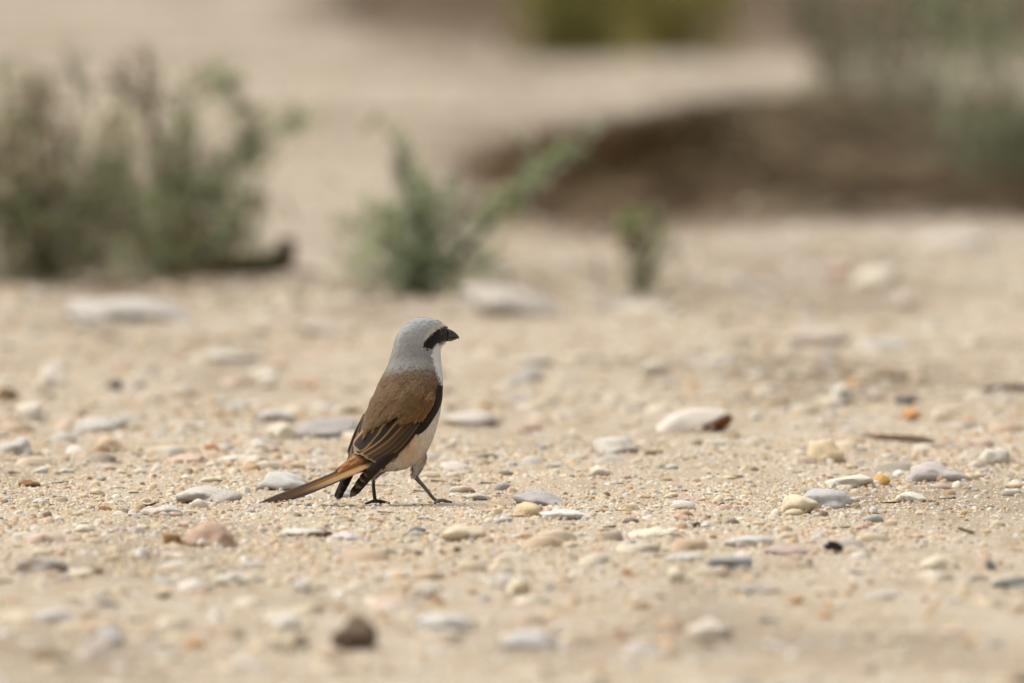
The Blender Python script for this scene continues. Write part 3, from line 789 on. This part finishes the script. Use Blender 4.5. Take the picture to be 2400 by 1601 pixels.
# dead branch lying under the leggy shrub
b0 = hit(604, 646)
v, f = join([tube([(-0.095, 0, .006), (-0.04, .008, .010), (0.01, .0, .013), (0.034, -.004, .019)], [.006, .011, .012, .013, .011], 20, 9),
             tube([(0.0, 0, .016), (0.01, -.012, .012), (0.025, -.02, .004)], [.006, .003], 8, 6),
             tube([(0.028, 0, .014), (0.033, .004, .038)], [.011, .008], 6, 7)])
o = link('dead_branch', new_mesh('dead_branch', v, f), plain_material('rotten_wood', alb((72, 56, 44)), .95, .05), loc=b0)
tag(o, 'thick dark dead branch lying on the sand under the leggy shrub', 'branch')
stick('twig', [(640, 630), (700, 650), (760, 668)], 0.003, 0.002, M_TWIG, 'thin twig trailing over the sand from the thick dead branch', 'twig')

# dry brush over the bank: uncountable stalks, one object
def brush(n, region, rgbs, lmin, lmax, hmax):
    X, Y = region(n)
    Z = H(X, Y)
    az = rng.normal(0.25, 0.5, n) + np.where(rng.random(n) < .5, math.pi, 0)
    L = rng.uniform(lmin, lmax, n); up = rng.random(n) ** 2 * hmax
    D = np.c_[np.cos(az), np.sin(az) * .8, np.zeros(n)]
    S = np.c_[-np.sin(az), np.cos(az), np.zeros(n)]
    w = rng.uniform(.0008, .002, n)[:, None]
    P0 = np.c_[X, Y, Z - .002]
    rows = []
    for t in (0, .35, .7, 1.0):
        p = P0 + D * (L * t)[:, None]
        p[:, 2] = np.maximum(P0[:, 2] + up * math.sin(t * 2.2) * 1.0 + .002 * t, H(p[:, 0], p[:, 1]) + .001)
        ww = w * (1 - .8 * t)
        rows += [p - S * ww, p + S * ww + np.array([0, 0, 1]) * ww, ]
    V = np.stack(rows, 1)
    F = np.array([(0, 1, 3, 2), (2, 3, 5, 4), (4, 5, 7, 6)])[None] + (np.arange(n) * 8)[:, None, None]
    tone = (.40 + .75 * vnoise(X * 14, Y * 3.2, 52) + .5 * vnoise(X * 6, Y * 1.6, 53)) * (1.45 - .55 * sstep(.05, .45, X))                 # tangled clumps differ in tone, the left end paler
    c = np.array([alb(q) for q in rgbs])[rng.integers(0, len(rgbs), n)] * (tone * rng.uniform(.75, 1.2, n))[:, None]
    return V.reshape(-1, 3), F.reshape(-1, 4), np.repeat(c, 8, 0)
def reg_bank(n):
    X, Y = [], []
    while len(X) < n:
        x = rng.uniform(-.2, 1.6, 4000); y = rng.uniform(9.0, 14.2, 4000)
        ok = rng.random(4000) < (np.clip(bank(x, y) / .05, 0, 1) ** .8) * (.35 + .65 * sstep(.25, .6, vnoise(x * 6, y * 1.5, 51))) * (1 - .85 * sstep(12.0, 12.8, y))
        X += list(x[ok]); Y += list(y[ok])
    return np.array(X[:n]), np.array(Y[:n])
wv, wf, wc_ = brush(4200, reg_bank, [(128, 112, 86), (142, 124, 96), (120, 118, 88)], .05, .13, .060)
v, f, c = brush(30000, reg_bank, [(116, 97, 75), (132, 110, 84), (94, 77, 61), (150, 126, 97), (116, 105, 78)], .04, .13, .034)
v, f, c = np.vstack([v, wv]), np.vstack([f, wf + len(v)]), np.vstack([c, wc_])
tag(link('dry_brush', fast_mesh('dry_brush', v, f, c, smooth=False), M_BRUSH), 'tangled mass of dark dry brush covering the low bank', 'dry brush', kind='stuff')
def reg_far(n):
    return rng.uniform(-.3, 2.0, n), rng.uniform(23.0, 34, n)
v, f, c = brush(5000, reg_far, [(128, 106, 88), (140, 118, 100), (112, 96, 76), (118, 112, 80)], .05, .14, .05)
tag(link('dry_grass', fast_mesh('dry_grass', v, f, c, smooth=False), M_BRUSH), 'thin dry grass on the far brown soil behind the olive shrubs', 'dry grass', kind='stuff')

def reg_near(n):
    return rng.uniform(-.9, .9, n), rng.uniform(-2.5, 4, n)
v, f, c = brush(420, reg_near, [(150, 118, 76), (112, 90, 64), (186, 156, 104), (88, 74, 58)], .004, .020, .0015)
tag(link('plant_litter', fast_mesh('plant_litter', v, f, c, smooth=False), M_BRUSH), 'tiny bits of straw and dry stalk strewn among the grains', 'plant litter', kind='stuff')

# ------------------------------------------------------------------ the bird
Z0 = 2.958
SB = DIST / FPX / Z0                              # metres per bird unit
def Bp(u, v, w):
    return at(580 + u / Z0, 700 + v / Z0, w * SB)
def Buv(p):
    x, y = proj(p)
    return (x - 580) * Z0, (y - 700) * Z0
# sections of the body, each a chord across the back and its depth: left end, right end, centre depth, depth radius, skew
SEC = [((1185, 134), (1245, 132), 305, 28, .2), ((1128, 156), (1312, 148), 305, 80, .3), ((1072, 202), (1376, 190), 305, 112, .35), ((1040, 250), (1394, 238), 300, 124, .35),
       ((1020, 305), (1380, 296), 290, 126, .3), ((1006, 358), (1344, 345), 275, 128, .25), ((986, 420), (1342, 420), 250, 140, .15), ((964, 478), (1350, 490), 225, 168, .1),
       ((912, 580), (1355, 580), 185, 200, .05), ((864, 690), (1350, 690), 140, 216, 0), ((812, 810), (1335, 800), 90, 218, 0), ((770, 910), (1312, 890), 45, 208, 0),
       ((745, 990), (1285, 975), 5, 190, 0), ((745, 1050), (1240, 1065), -25, 165, 0), ((770, 1100), (1170, 1135), -45, 135, 0), ((810, 1140), (1090, 1178), -60, 100, 0),
       ((850, 1165), (990, 1196), -70, 55, 0)]
def loft():
    n = len(SEC)
    A = np.array([[*s[0], *s[1], s[2], s[3], s[4]] for s in SEC], float)
    Rg = catmull(A, 70)
    seg, V, F = 44, [], []
    for L0, L1, R0, R1, wc, b, k in Rg:
        cx, cy, ax, ay = (L0 + R0) / 2, (L1 + R1) / 2, (R0 - L0) / 2, (R1 - L1) / 2
        for j in range(seg):
            th = 2 * math.pi * j / seg
            V.append(Bp(cx + ax * math.cos(th), cy + ay * math.cos(th), wc + b * math.sin(th) + k * ax * math.cos(th)))
    m = len(Rg)
    for i in range(m - 1):
        for j in range(seg):
            F.append((i * seg + j, i * seg + (j + 1) % seg, (i + 1) * seg + (j + 1) % seg, (i + 1) * seg + j))
    c0 = sum((V[j] for j in range(seg)), Vector()) / seg
    c1 = sum((V[(m - 1) * seg + j] for j in range(seg)), Vector()) / seg
    V += [c0, c1]
    for j in range(seg):
        F.append((len(V) - 2, (j + 1) % seg, j)); F.append((len(V) - 1, (m - 1) * seg + j, (m - 1) * seg + (j + 1) % seg))
    return V, F
def btube(pts, radii, n=16, seg=14):
    return tube([tuple(Bp(*p)) for p in pts], [r * SB for r in radii], n, seg)
W_LF, W_RF = 60, 170                             # depths of the two feet
shell = join([loft(),
              btube([(900, 1050, -60), (810, 1120, -130), (720, 1160, -190), (640, 1195, -245)], [95, 72, 52, 26]),         # rump and tail coverts
              btube([(1150, 1040, 60), (1185, 1110, 110), (1178, 1165, 130), (1162, 1222, 140)], [95, 52, 36, 20]),       # feathered thigh, striding leg
              btube([(960, 1100, 40), (905, 1180, 55), (876, 1240, 58)], [80, 44, 16])])                                     # thigh, planted leg
tmp = link('body_tmp', new_mesh('body_tmp', *shell))
md = tmp.modifiers.new('r', 'REMESH'); md.mode = 'VOXEL'; md.voxel_size = 0.00078
md2 = tmp.modifiers.new('s', 'SMOOTH'); md2.iterations = 7; md2.factor = .5
dg = bpy.context.evaluated_depsgraph_get()
body_me = bpy.data.meshes.new_from_object(tmp.evaluated_get(dg))
bpy.data.objects.remove(tmp)
body_me.name = 'body'
body_me.materials.clear()

def seg_sd(P, poly):
    """signed distance (negative inside) of points P (n,2) to a polygon"""
    poly = np.array(poly, float)
    d = np.full(len(P), 1e9); ins = np.zeros(len(P), bool)
    for i in range(len(poly)):
        a, b = poly[i], poly[(i + 1) % len(poly)]
        e = b - a; w = P - a
        t = np.clip((w @ e) / (e @ e), 0, 1)
        d = np.minimum(d, np.linalg.norm(w - t[:, None] * e, axis=1))
        cond = (a[1] > P[:, 1]) != (b[1] > P[:, 1])
        xi = a[0] + (P[:, 1] - a[1]) / (b[1] - a[1] + 1e-12) * e[0]
        ins ^= cond & (P[:, 0] < xi)
    return np.where(ins, -d, d)
RV = Vector((.7071, -.7071, 0))                  # the bird's right-hand side, world axes
SAG = Bp(1030, 800, 100)                          # a point of its plane of symmetry
def mirror(p):
    return p - RV * (2 * (p - SAG).dot(RV))
RVH = Vector((math.sin(math.radians(40)), -math.cos(math.radians(40)), 0))
SAGH = Bp(1200, 250, 318)

nv = len(body_me.vertices)
co = np.empty(nv * 3); body_me.vertices.foreach_get('co', co); co = co.reshape(-1, 3)
no = np.empty(nv * 3); body_me.vertices.foreach_get('normal', no); no = no.reshape(-1, 3)
UVW = np.empty((nv, 2)); front = np.empty(nv)
for i in range(nv):
    p = Vector(co[i]); nn = Vector(no[i])
    raw = Buv(p)
    R_, S_ = (RVH, SAGH) if raw[1] < 440 else (RV, SAG)
    if (p - S_).dot(R_) < 0:
        p = p - R_ * (2 * (p - S_).dot(R_)); nn = nn - R_ * (2 * nn.dot(R_))
        raw = Buv(p)
    UVW[i] = raw; front[i] = nn.dot((C0 - p).normalized())
wob = np.array([mnoise.noise(Vector(c) * 600) for c in co]) * 12 + np.array([mnoise.noise(Vector(c) * 1500) for c in co]) * 8
P2 = UVW + np.c_[wob, wob * .6]
x, y = P2[:, 0], P2[:, 1]
def lerp(c, d, t):
    return c * (1 - t[:, None]) + np.array(d) * t[:, None]
A_ = lambda rgb: np.array(alb(rgb, BK))
grey_lit, grey_shade = A_((166, 166, 164)), A_((132, 129, 122))
col = np.tile(grey_lit, (nv, 1))
col = lerp(col, grey_shade, sstep(240, 400, y))  # lit crown fading to a shaded nape, painted into the grey
# brown back
bt = sstep(-44, 40, y - np.interp(x, [940, 1050, 1200, 1300], [505, 482, 462, 468]))
brown = lerp(np.tile(A_((100, 77, 52)), (nv, 1)), A_((106, 72, 42)), sstep(560, 860, y) * sstep(900, 1120, x))
brown = lerp(brown, A_((108, 94, 76)), sstep(560, 470, y) * .6)
col = col * (1 - bt[:, None]) + brown * bt[:, None]
# pale brow over the mask, then the mask
brow = [(1222, 275), (1250, 228), (1292, 196), (1335, 170), (1392, 164), (1400, 200), (1340, 205), (1290, 245), (1248, 285)]
col = lerp(col, A_((190, 184, 170)), sstep(10, -10, seg_sd(P2, brow)))
# throat and breast, white; flank and belly
throat_x = np.interp(y, [290, 330, 355, 385, 430, 480, 530, 590, 740, 870, 940, 1050, 1170, 1260], [1330, 1298, 1280, 1278, 1292, 1306, 1326, 1340, 1306, 1232, 1160, 1070, 950, 850])
white = np.tile(A_((212, 211, 207)), (nv, 1))
white = lerp(white, A_((214, 200, 182)), sstep(560, 820, y))
white = lerp(white, A_((198, 166, 122)), np.exp(-(((x - 1130) / 90) ** 2 + ((y - 1010) / 110) ** 2)) * .9)
white = lerp(white, A_((204, 192, 176)), sstep(1090, 1180, y))
tt = sstep(-10, 14, x - throat_x) * sstep(285, 315, y)
col = col * (1 - tt[:, None]) + white * tt[:, None]
# the side turned away: chin, breast, belly
und = np.clip(-front * 5 + .1, 0, 1) * sstep(300, 340, y + np.maximum(0, 1300 - x) * .15)
col = col * (1 - und[:, None]) + white * und[:, None]
maskp = [(1236, 345), (1234, 302), (1252, 268), (1292, 234), (1326, 202), (1372, 190), (1410, 196), (1412, 290), (1344, 300), (1304, 324), (1284, 352), (1258, 346)]
mk = sstep(6, -6, seg_sd(UVW + np.c_[wob * .5, wob * .35], maskp)) * (front > -.75)
col = lerp(col, A_((26, 22, 19)), mk)
# rufous rump, pale thighs
rr = sstep(830, 780, x) * sstep(1060, 1100, y)
col = lerp(col, A_((158, 110, 60)), rr)
th = sstep(1128, 1150, y) * sstep(1110, 1130, x)
col = lerp(col, A_((204, 199, 192)), th)
col *= (1 + .05 * np.array([mnoise.noise(Vector(c) * 900) for c in co]))[:, None]
ca = body_me.color_attributes.new('Col', 'FLOAT_COLOR', 'POINT')
ca.data.foreach_set('color', np.c_[np.clip(col, .004, .85), np.ones(nv)].astype(np.float32).ravel())
body_me.polygons.foreach_set('use_smooth', [True] * len(body_me.polygons))

bird = empty('bird', (0, 0, 0))
tag(bird, 'grey-headed brown bird with a black eye mask and long tail standing on the sand', 'bird')
link('body', body_me, M_PLUME, bird)

# contour feathers: thousands of tiny overlapping tips over the body, one part
nf = 7000
pick = rng.choice(nv, nf, replace=False)
N_ = no[pick]; B_ = co[pick]
rawv = np.array([Buv(Vector(b_))[1] for b_ in B_]); rawu = np.array([Buv(Vector(b_))[0] for b_ in B_])
hd = sstep(430, 330, rawv)[:, None]
flow = hd * np.array([-.62, -.38, -.68]) + (1 - hd) * np.array([-.40, -.30, -.86])
flow = flow + rng.normal(size=(nf, 3)) * .13
T_ = flow - N_ * np.sum(flow * N_, 1, keepdims=True); T_ /= np.linalg.norm(T_, axis=1, keepdims=True) + 1e-9
S_ = np.cross(N_, T_)
Lf = np.where(rawv < 430, rng.uniform(.0026, .0042, nf), rng.uniform(.0038, .0066, nf))[:, None]
Wf = Lf * rng.uniform(.16, .26, nf)[:, None]
lift = rng.uniform(.00006, .00026, nf)[:, None]
Vf = np.stack([B_ - N_ * .0003, B_ + T_ * Lf * .5 + S_ * Wf + N_ * lift * .3, B_ + T_ * Lf * .5 + N_ * lift * .9, B_ + T_ * Lf * .5 - S_ * Wf + N_ * lift * .3, B_ + T_ * Lf + N_ * lift], 1)
Ff = np.array([(0, 1, 2), (0, 2, 3), (1, 4, 2), (2, 4, 3)])[None] + (np.arange(nf) * 5)[:, None, None]
cf = np.clip(col[pick] * rng.uniform(.95, 1.10, (nf, 1)), .004, .85)
PLUME = (np.array(Vf).reshape(-1, 3), Ff.reshape(-1, 3), np.repeat(cf, 5, 0))

tag(link('plumage', fast_mesh('plumage', *PLUME), M_PLUME, bird), kind='stuff')

# the surface the folded wing lies on
GS = np.array([(480, 1157, 196, 220, 165), (580, 1133, 224, 185, 203), (690, 1107, 246, 140, 220), (810, 1073, 265, 90, 222), (910, 1040, 275, 45, 213),
               (990, 1012, 275, 5, 198), (1080, 965, 262, -45, 185), (1200, 900, 240, -95, 165), (1400, 810, 200, -180, 120), (1500, 780, 190, -210, 110)], float)
def guide(u, v):
    c = np.interp(v, GS[:, 0], GS[:, 1]); a = np.interp(v, GS[:, 0], GS[:, 2]); w = np.interp(v, GS[:, 0], GS[:, 3]); b = np.interp(v, GS[:, 0], GS[:, 4])
    q = np.clip(1 - ((u - c) / a) ** 2, 0.0, 1)
    return w - b * math.sqrt(q)
def feather(name, parent, pts, hw, layer, mid, edge, tipc=None, edge_w=.26, mirr=False, n=30, m=13, base_c=None, taper=.6, root_in=0.0, tip_len=.16, pointy=False):
    Pm = catmull(pts, n)
    mid, edge = np.array(alb(mid, BK)), np.array(alb(edge, BK))
    tipc = edge if tipc is None else np.array(alb(tipc, BK))
    V, Cc = [], []
    for i in range(n):
        t = i / (n - 1)
        d = Pm[min(i + 1, n - 1)] - Pm[max(i - 1, 0)]; d /= np.linalg.norm(d) + 1e-9
        pr = np.array([-d[1], d[0]])
        w = hw * (taper + (1 - taper) * min(1, t / .45))
        if pointy and t > 1 - tip_len: w *= max(.03, 1 - ((t - 1 + tip_len) / tip_len) ** 1.7)
        elif t > 1 - tip_len: w *= math.sqrt(max(.004, 1 - ((t - 1 + tip_len) / tip_len) ** 2))
        for j in range(m):
            s = -1 + 2 * j / (m - 1)
            q = Pm[i] + pr * (s * w)
            off = -root_in + (layer * 5.5 + root_in) * float(sstep(0, .4, t)) if root_in else layer * 5.5
            dep = guide(q[0], q[1]) - off - 5 * (1 - s * s) - 2
            p = Bp(q[0], q[1], dep)
            V.append(mirror(p) + RV * (SB * (45 * float(sstep(1380, 1000, q[1])) + 45 * float(sstep(1000, 800, q[1])))) if mirr else p)
            e = max(float(sstep(1 - edge_w * 1.6, 1 - edge_w * .6, abs(s))), 0)
            c = mid * (1 - e) + edge * e
            if t > .93: k = float(sstep(.93, .985, t)); c = c * (1 - k) + tipc * k
            if abs(s) < .1: c = c * .8
            if base_c is not None:
                k = float(sstep(.55, .1, t)); c = c * (1 - k) + np.array(alb(base_c)) * k
            Cc.append(c)
    F = []
    for i in range(n - 1):
        for j in range(m - 1):
            q = (i * m + j, i * m + j + 1, (i + 1) * m + j + 1, (i + 1) * m + j)
            F.append(q[::-1] if mirr else q)
    o = link(name, new_mesh(name, V, F, cols=Cc), M_FEATH, parent)
    sm = o.modifiers.new('thickness', 'SOLIDIFY'); sm.thickness = .00025; sm.offset = 0
    return o
def r3(*pts):
    return [(591.6 + .679 * a, 414 + .679 * b) for a, b in pts]
DK, DK2 = (44, 34, 26), (52, 40, 30)
BUFF, PALE, ORG = (164, 130, 88), (160, 140, 112), (140, 92, 48)
def make_wing(mirr):
    fe = lambda *a, **k: feather(*a, mirr=mirr, **k)
    # the wing's own mesh: the bend of the wing and the small coverts
    wing = fe('wing', bird, r3((1010, 180), (930, 420), (760, 610), (690, 650)), 96, .3, (104, 76, 47), (100, 76, 49), taper=.75, tip_len=.35, root_in=30)
    # primaries, longest lowest
    for k, (tip, lay) in enumerate([((178, 1412), 0), ((235, 1325), .7), ((285, 1255), 1.3), ((325, 1190), 1.9), ((350, 1120), 2.5)]):
        fe('primary_feather', wing, r3((880 - 14 * k, 690), (690 - 12 * k, 900), (430 - 5 * k, 1130), tip), 31 + k * 1.2, lay + .2, DK, (66, 54, 44), (128, 110, 90), edge_w=.1, tip_len=.1)
    # secondaries
    for k, (a, b, c) in enumerate([((868, 650), (640, 900), (400, 1050)), ((840, 640), (600, 880), (365, 1030)), ((800, 640), (560, 860), (325, 1012))]):
        fe('secondary_feather', wing, r3(a, b, c), 33, 3.0 + k * .7, (64, 50, 38) if k < 2 else (78, 58, 40), (112, 88, 62), (160, 138, 106), edge_w=.2, tip_len=.1)
    # tertials with pale fringes
    fe('tertial_feather', wing, r3((760, 600), (520, 830), (285, 985)), 34, 5.2, DK2, (140, 104, 66), (166, 144, 112), edge_w=.34, tip_len=.14)
    if not mirr:
        fe('tertial_feather', wing, r3((670, 580), (450, 810), (218, 965)), 38, 6.0, DK, BUFF, (174, 152, 118), edge_w=.26, tip_len=.14)
        fe('tertial_feather', wing, r3((560, 470), (400, 740), (228, 935)), 54, 6.8, DK, BUFF, (174, 152, 118), edge_w=.16, tip_len=.2, taper=.5)
    # dark leading edge: alula and primary coverts
    fe('primary_covert', wing, r3((1098, 275), (1068, 450), (960, 640), (858, 775)), 30, 1.2, (42, 33, 27), (48, 38, 31), edge_w=.15, tip_len=.3)
    fe('alula_feather', wing, r3((1104, 290), (1080, 420), (1000, 560), (915, 660)), 19, 2.2, (40, 32, 27), (54, 42, 34), edge_w=.15, tip_len=.3)
    # greater coverts
    for k, (a, b, c) in enumerate([((1040, 330), (960, 490), (842, 640)), ((1000, 330), (890, 500), (770, 648)), ((950, 340), (830, 510), (690, 660))]):
        fe('covert_feather', wing, r3(a, b, c), 36, 6.4 + k * .8, (104, 74, 44), (126, 88, 52), (132, 94, 56), edge_w=.25, tip_len=.3, root_in=10)
    return wing
wr = make_wing(False)
wl_ = make_wing(True)
# shoulder feathers over the wing, ending in a point above the tertials
for pts, hw, ly in [(((960, 200), (770, 430), (560, 640)), 84, 9.2), (((760, 200), (560, 480), (330, 765)), 105, 8.6), (((560, 240), (440, 500), (318, 790)), 66, 9.8)]:
    feather('scapular_feather', wr, r3(*pts), hw * .679 * 1.25, ly, (100, 76, 50), (104, 76, 48), (150, 122, 88) if hw != 84 else (108, 76, 46), edge_w=.06, taper=.7, tip_len=.62, root_in=34, pointy=True)
# soft tips over the shoulder feathers
SP = [o_ for o_ in bpy.data.objects if o_.name.split('.')[0] in ('scapular_feather', 'covert_feather', 'wing') and o_.name != wl_.name and (o_.parent in (wr, bird))]
pv, pn, pcol = [], [], []
for o_ in SP:
    m_ = o_.data; k_ = len(m_.vertices)
    a_ = np.empty(k_ * 3); m_.vertices.foreach_get('co', a_); b_ = np.empty(k_ * 3); m_.vertices.foreach_get('normal', b_)
    c_ = np.empty(k_ * 4); m_.color_attributes['Col'].data.foreach_get('color', c_)
    b_ = b_.reshape(-1, 3)
    b_ = np.where((b_[:, 1] > 0)[:, None], -b_, b_)                 # outward is towards the open side
    sel = rng.random(k_) < (.34 if 'scap' in o_.name else .12)
    pv.append(a_.reshape(-1, 3)[sel]); pn.append(b_[sel]); pcol.append(c_.reshape(-1, 4)[sel, :3])
B_, N_, cf = np.vstack(pv), np.vstack(pn), np.vstack(pcol)
nf = len(B_)
flow = np.array([-.46, -.30, -.80]) + rng.normal(size=(nf, 3)) * .12
T_ = flow - N_ * np.sum(flow * N_, 1, keepdims=True); T_ /= np.linalg.norm(T_, axis=1, keepdims=True) + 1e-9
S_ = np.cross(N_, T_)
B_ = B_ + S_ * rng.normal(0, .0006, (nf, 1)) + T_ * rng.normal(0, .0008, (nf, 1)) - T_ * .002
Lf = rng.uniform(.0032, .006, nf)[:, None]; Wf = Lf * rng.uniform(.12, .22, nf)[:, None]; lift = rng.uniform(.0002, .0004, nf)[:, None]
Vf = np.stack([B_ + N_ * .0001, B_ + T_ * Lf * .5 + S_ * Wf + N_ * lift * .6, B_ + T_ * Lf * .5 + N_ * lift * 1.1, B_ + T_ * Lf * .5 - S_ * Wf + N_ * lift * .6, B_ + T_ * Lf + N_ * lift], 1)
Ff = np.array([(0, 1, 2), (0, 2, 3), (1, 4, 2), (2, 4, 3)])[None] + (np.arange(nf) * 5)[:, None, None]
tag(link('plumage', fast_mesh('plumage', Vf.reshape(-1, 3), Ff.reshape(-1, 3), np.repeat(np.clip(cf * rng.uniform(.95, 1.12, (nf, 1)), .004, .8), 5, 0)), M_PLUME, wr), kind='stuff')
for a, hw, ly in [([(720, 1150), (672, 1270), (620, 1390)], 29, -1.5), ([(735, 1150), (690, 1250), (645, 1345)], 27, -.5), ([(745, 1140), (705, 1230), (668, 1305)], 25, .5)]:
    feather('primary_feather', wl_, a, hw, ly, DK, (60, 48, 39), (96, 82, 66), edge_w=.12, tip_len=.14)
# the far wing's innermost feathers, seen edge-on past the back
for a, hw, ly in [([(815, 800), (752, 940), (700, 1082)], 17, -6), ([(800, 830), (765, 950), (722, 1060)], 12, -3)]:
    feather('tertial_feather', wl_, a, hw, ly, DK, (120, 96, 70), (120, 96, 70), edge_w=.15)

# tail: twelve feathers fanned like a shallow roof
tail = None
order = sorted(range(12), key=lambda i: -abs(i - 5.5))
for rank, i in enumerate(order):
    q = i - 5.5
    n, m = 30, 9
    V, Cc, F = [], [], []
    Lk = 1 - .020 * abs(q)
    mid = catmull([(850, 1100, -120), (700, 1172, -215), (470, 1270, -325), (84, 1421, -460)], n)
    for a in range(n):
        t = a / (n - 1)
        c = np.array([np.interp(t * Lk, np.linspace(0, 1, n), mid[:, k]) for k in range(3)])
        lat = q * (13 + 9 * t)
        hw = 13 + 21 * min(1, t / .5)
        if t > .93: hw *= math.sqrt(max(.02, 1 - ((t - .93) / .07) ** 2))
        for b in range(m):
            s = -1 + 2 * b / (m - 1)
            l_ = lat + s * hw
            drop = abs(q) * 4.2 + (s * np.sign(q)) * 3 + .5 * s * s
            V.append(Bp(c[0] + .7071 * l_, c[1] + drop - .5 * rank, c[2] - .7071 * l_))
            dark = np.array(alb((48, 33, 22), BK))
            ruf = np.array(alb((160, 110, 56), BK))
            k = float(sstep(.24, .44, t - .035 * max(q, 0)))
            cc = ruf * (1 - k) + dark * k
            e = float(sstep(.35, .9, s)) * (.9 if 0 < q < 4 else .15) * (1 - float(sstep(.55, .9, t)) * .8)
            cc = cc * (1 - e) + np.array(alb((168, 116, 58), BK)) * e
            if 2.4 < q < 4.6:
                z_ = .7 * (1 - float(sstep(.6, .92, t))); cc = cc * (1 - z_) + np.array(alb((186, 156, 112), BK)) * z_
            Cc.append(cc)
    for a in range(n - 1):
        for b in range(m - 1):
            F.append((a * m + b, a * m + b + 1, (a + 1) * m + b + 1, (a + 1) * m + b))
    if tail is None:
        tail = empty('tail'); tail.parent = bird
    o = link('tail_feather', new_mesh('tail_feather', V, F, cols=Cc), M_FEATH, tail)
    sm = o.modifiers.new('thickness', 'SOLIDIFY'); sm.thickness = .00025; sm.offset = 0

# bill
def bill_loft(sections, seg=14):
    V, F = [], []
    for (u, v, w, hv, hw) in sections:
        for j in range(seg):
            th = 2 * math.pi * j / seg
            V.append(Bp(u + hw * .55 * math.cos(th), v + hv * math.sin(th), w - hw * .83 * math.cos(th)))
    m = len(sections)
    for i in range(m - 1):
        for j in range(seg):
            F.append((i * seg + j, i * seg + (j + 1) % seg, (i + 1) * seg + (j + 1) % seg, (i + 1) * seg + j))
    F.append(tuple(range(seg))); F.append(tuple((m - 1) * seg + j for j in range(seg))[::-1])
    return V, F
M_BILL = plain_material('bill_horn', alb((62, 58, 56)), .45, .4, .3, 400)
M_BILL2 = plain_material('lower_bill_horn', alb((92, 84, 74)), .5, .35, .3, 400)
wb = lambda u: 352 + (u - 1380) * .62
up = [(1372, 246, 40, 40), (1395, 243, 33, 36), (1416, 246, 27, 29), (1436, 252, 20, 21), (1452, 260, 13, 13), (1463, 269, 8.5, 7), (1466, 279, 4, 3)]
beak = link('beak', new_mesh('beak', *bill_loft([(u, v, wb(u), a, b) for u, v, a, b in up])), M_BILL, bird)
lo = [(1372, 282, 15, 34), (1392, 283, 14, 30), (1414, 282, 12, 22), (1434, 278, 9, 14), (1452, 274, 5, 6)]
link('lower_mandible', new_mesh('lower_mandible', *bill_loft([(u, v, wb(u), a, b) for u, v, a, b in lo])), M_BILL2, beak)

# eyes
from mathutils.bvhtree import BVHTree
bvh = BVHTree.FromPolygons([Vector(c) for c in co], [tuple(p.vertices) for p in body_me.polygons])
M_EYE, _n, _l, _b = mat_new('eye', .12, .5); _b.inputs['Base Color'].default_value = (.012, .008, .006, 1)
V3, F3 = ICO[3]
def eye(p):
    o = link('eye', fast_mesh('eye', V3 * (15 * SB), F3), M_EYE, bird)
    o.location = p
pe = C0; dv = (Bp(1338, 244, 200) - C0).normalized()
h_ = bvh.ray_cast(C0, dv)
if h_[0] is not None:
    p1 = h_[0] + dv * (8 * SB)
    eye(p1)
    p2 = p1 - RVH * (2 * (p1 - SAGH).dot(RVH))
    nr = bvh.find_nearest(p2)
    eye(nr[0] - nr[1] * (7 * SB))

# legs with feet
M_LEG = plain_material('leg_scales', alb((150, 136, 122)), .6, .3, .3, 900)
M_LEG_SHADE = plain_material('shaded_leg_scales', alb((84, 68, 58)), .6, .3, .3, 900)  # same scales made darker: the shade beneath the wing is painted in
def foot_at(u, w):
    X = Bp(u, 1430, w).x; Y = w * SB
    return Vector((X, Y, Hs(X, Y)))
def leg(top, foot, mids, rad, heading, mat):
    pts = [Bp(*top)] + [Bp(*m_) for m_ in mids] + [foot + Vector((0, 0, .0022))]
    r_ = [r * SB for r in rad]
    o = link('leg', new_mesh('leg', *tube([tuple(p) for p in pts], r_, 20, 10)), mat, bird)
    F_ = Vector((math.sin(heading), math.cos(heading), 0))
    S_ = Vector((F_.y, -F_.x, 0))
    for ang, ln in ((0, .0125), (.55, .0105), (-.55, .0105), (math.pi, .0095)):
        d = F_ * math.cos(ang) + S_ * math.sin(ang)
        ps = [foot + Vector((0, 0, .0026)), foot + d * ln * .35 + Vector((0, 0, .0026)), foot + d * ln * .7 + Vector((0, 0, .0016)), foot + d * ln + Vector((0, 0, .0011))]
        t_ = link('toe', new_mesh('toe', *tube([tuple(p) for p in ps], [.0014, .0012, .0010, .0008], 10, 8)), mat, o)
    return o
leg((873, 1225, 58), foot_at(890, W_LF), [(874, 1300, 58), (882, 1380, 60)], [13, 12, 13, 17], math.radians(55), M_LEG_SHADE)
leg((1164, 1205, 140), foot_at(1335, W_RF), [(1168, 1240, 140), (1225, 1305, 148), (1295, 1390, 164)], [20, 17, 13, 12, 16], math.radians(25), M_LEG)
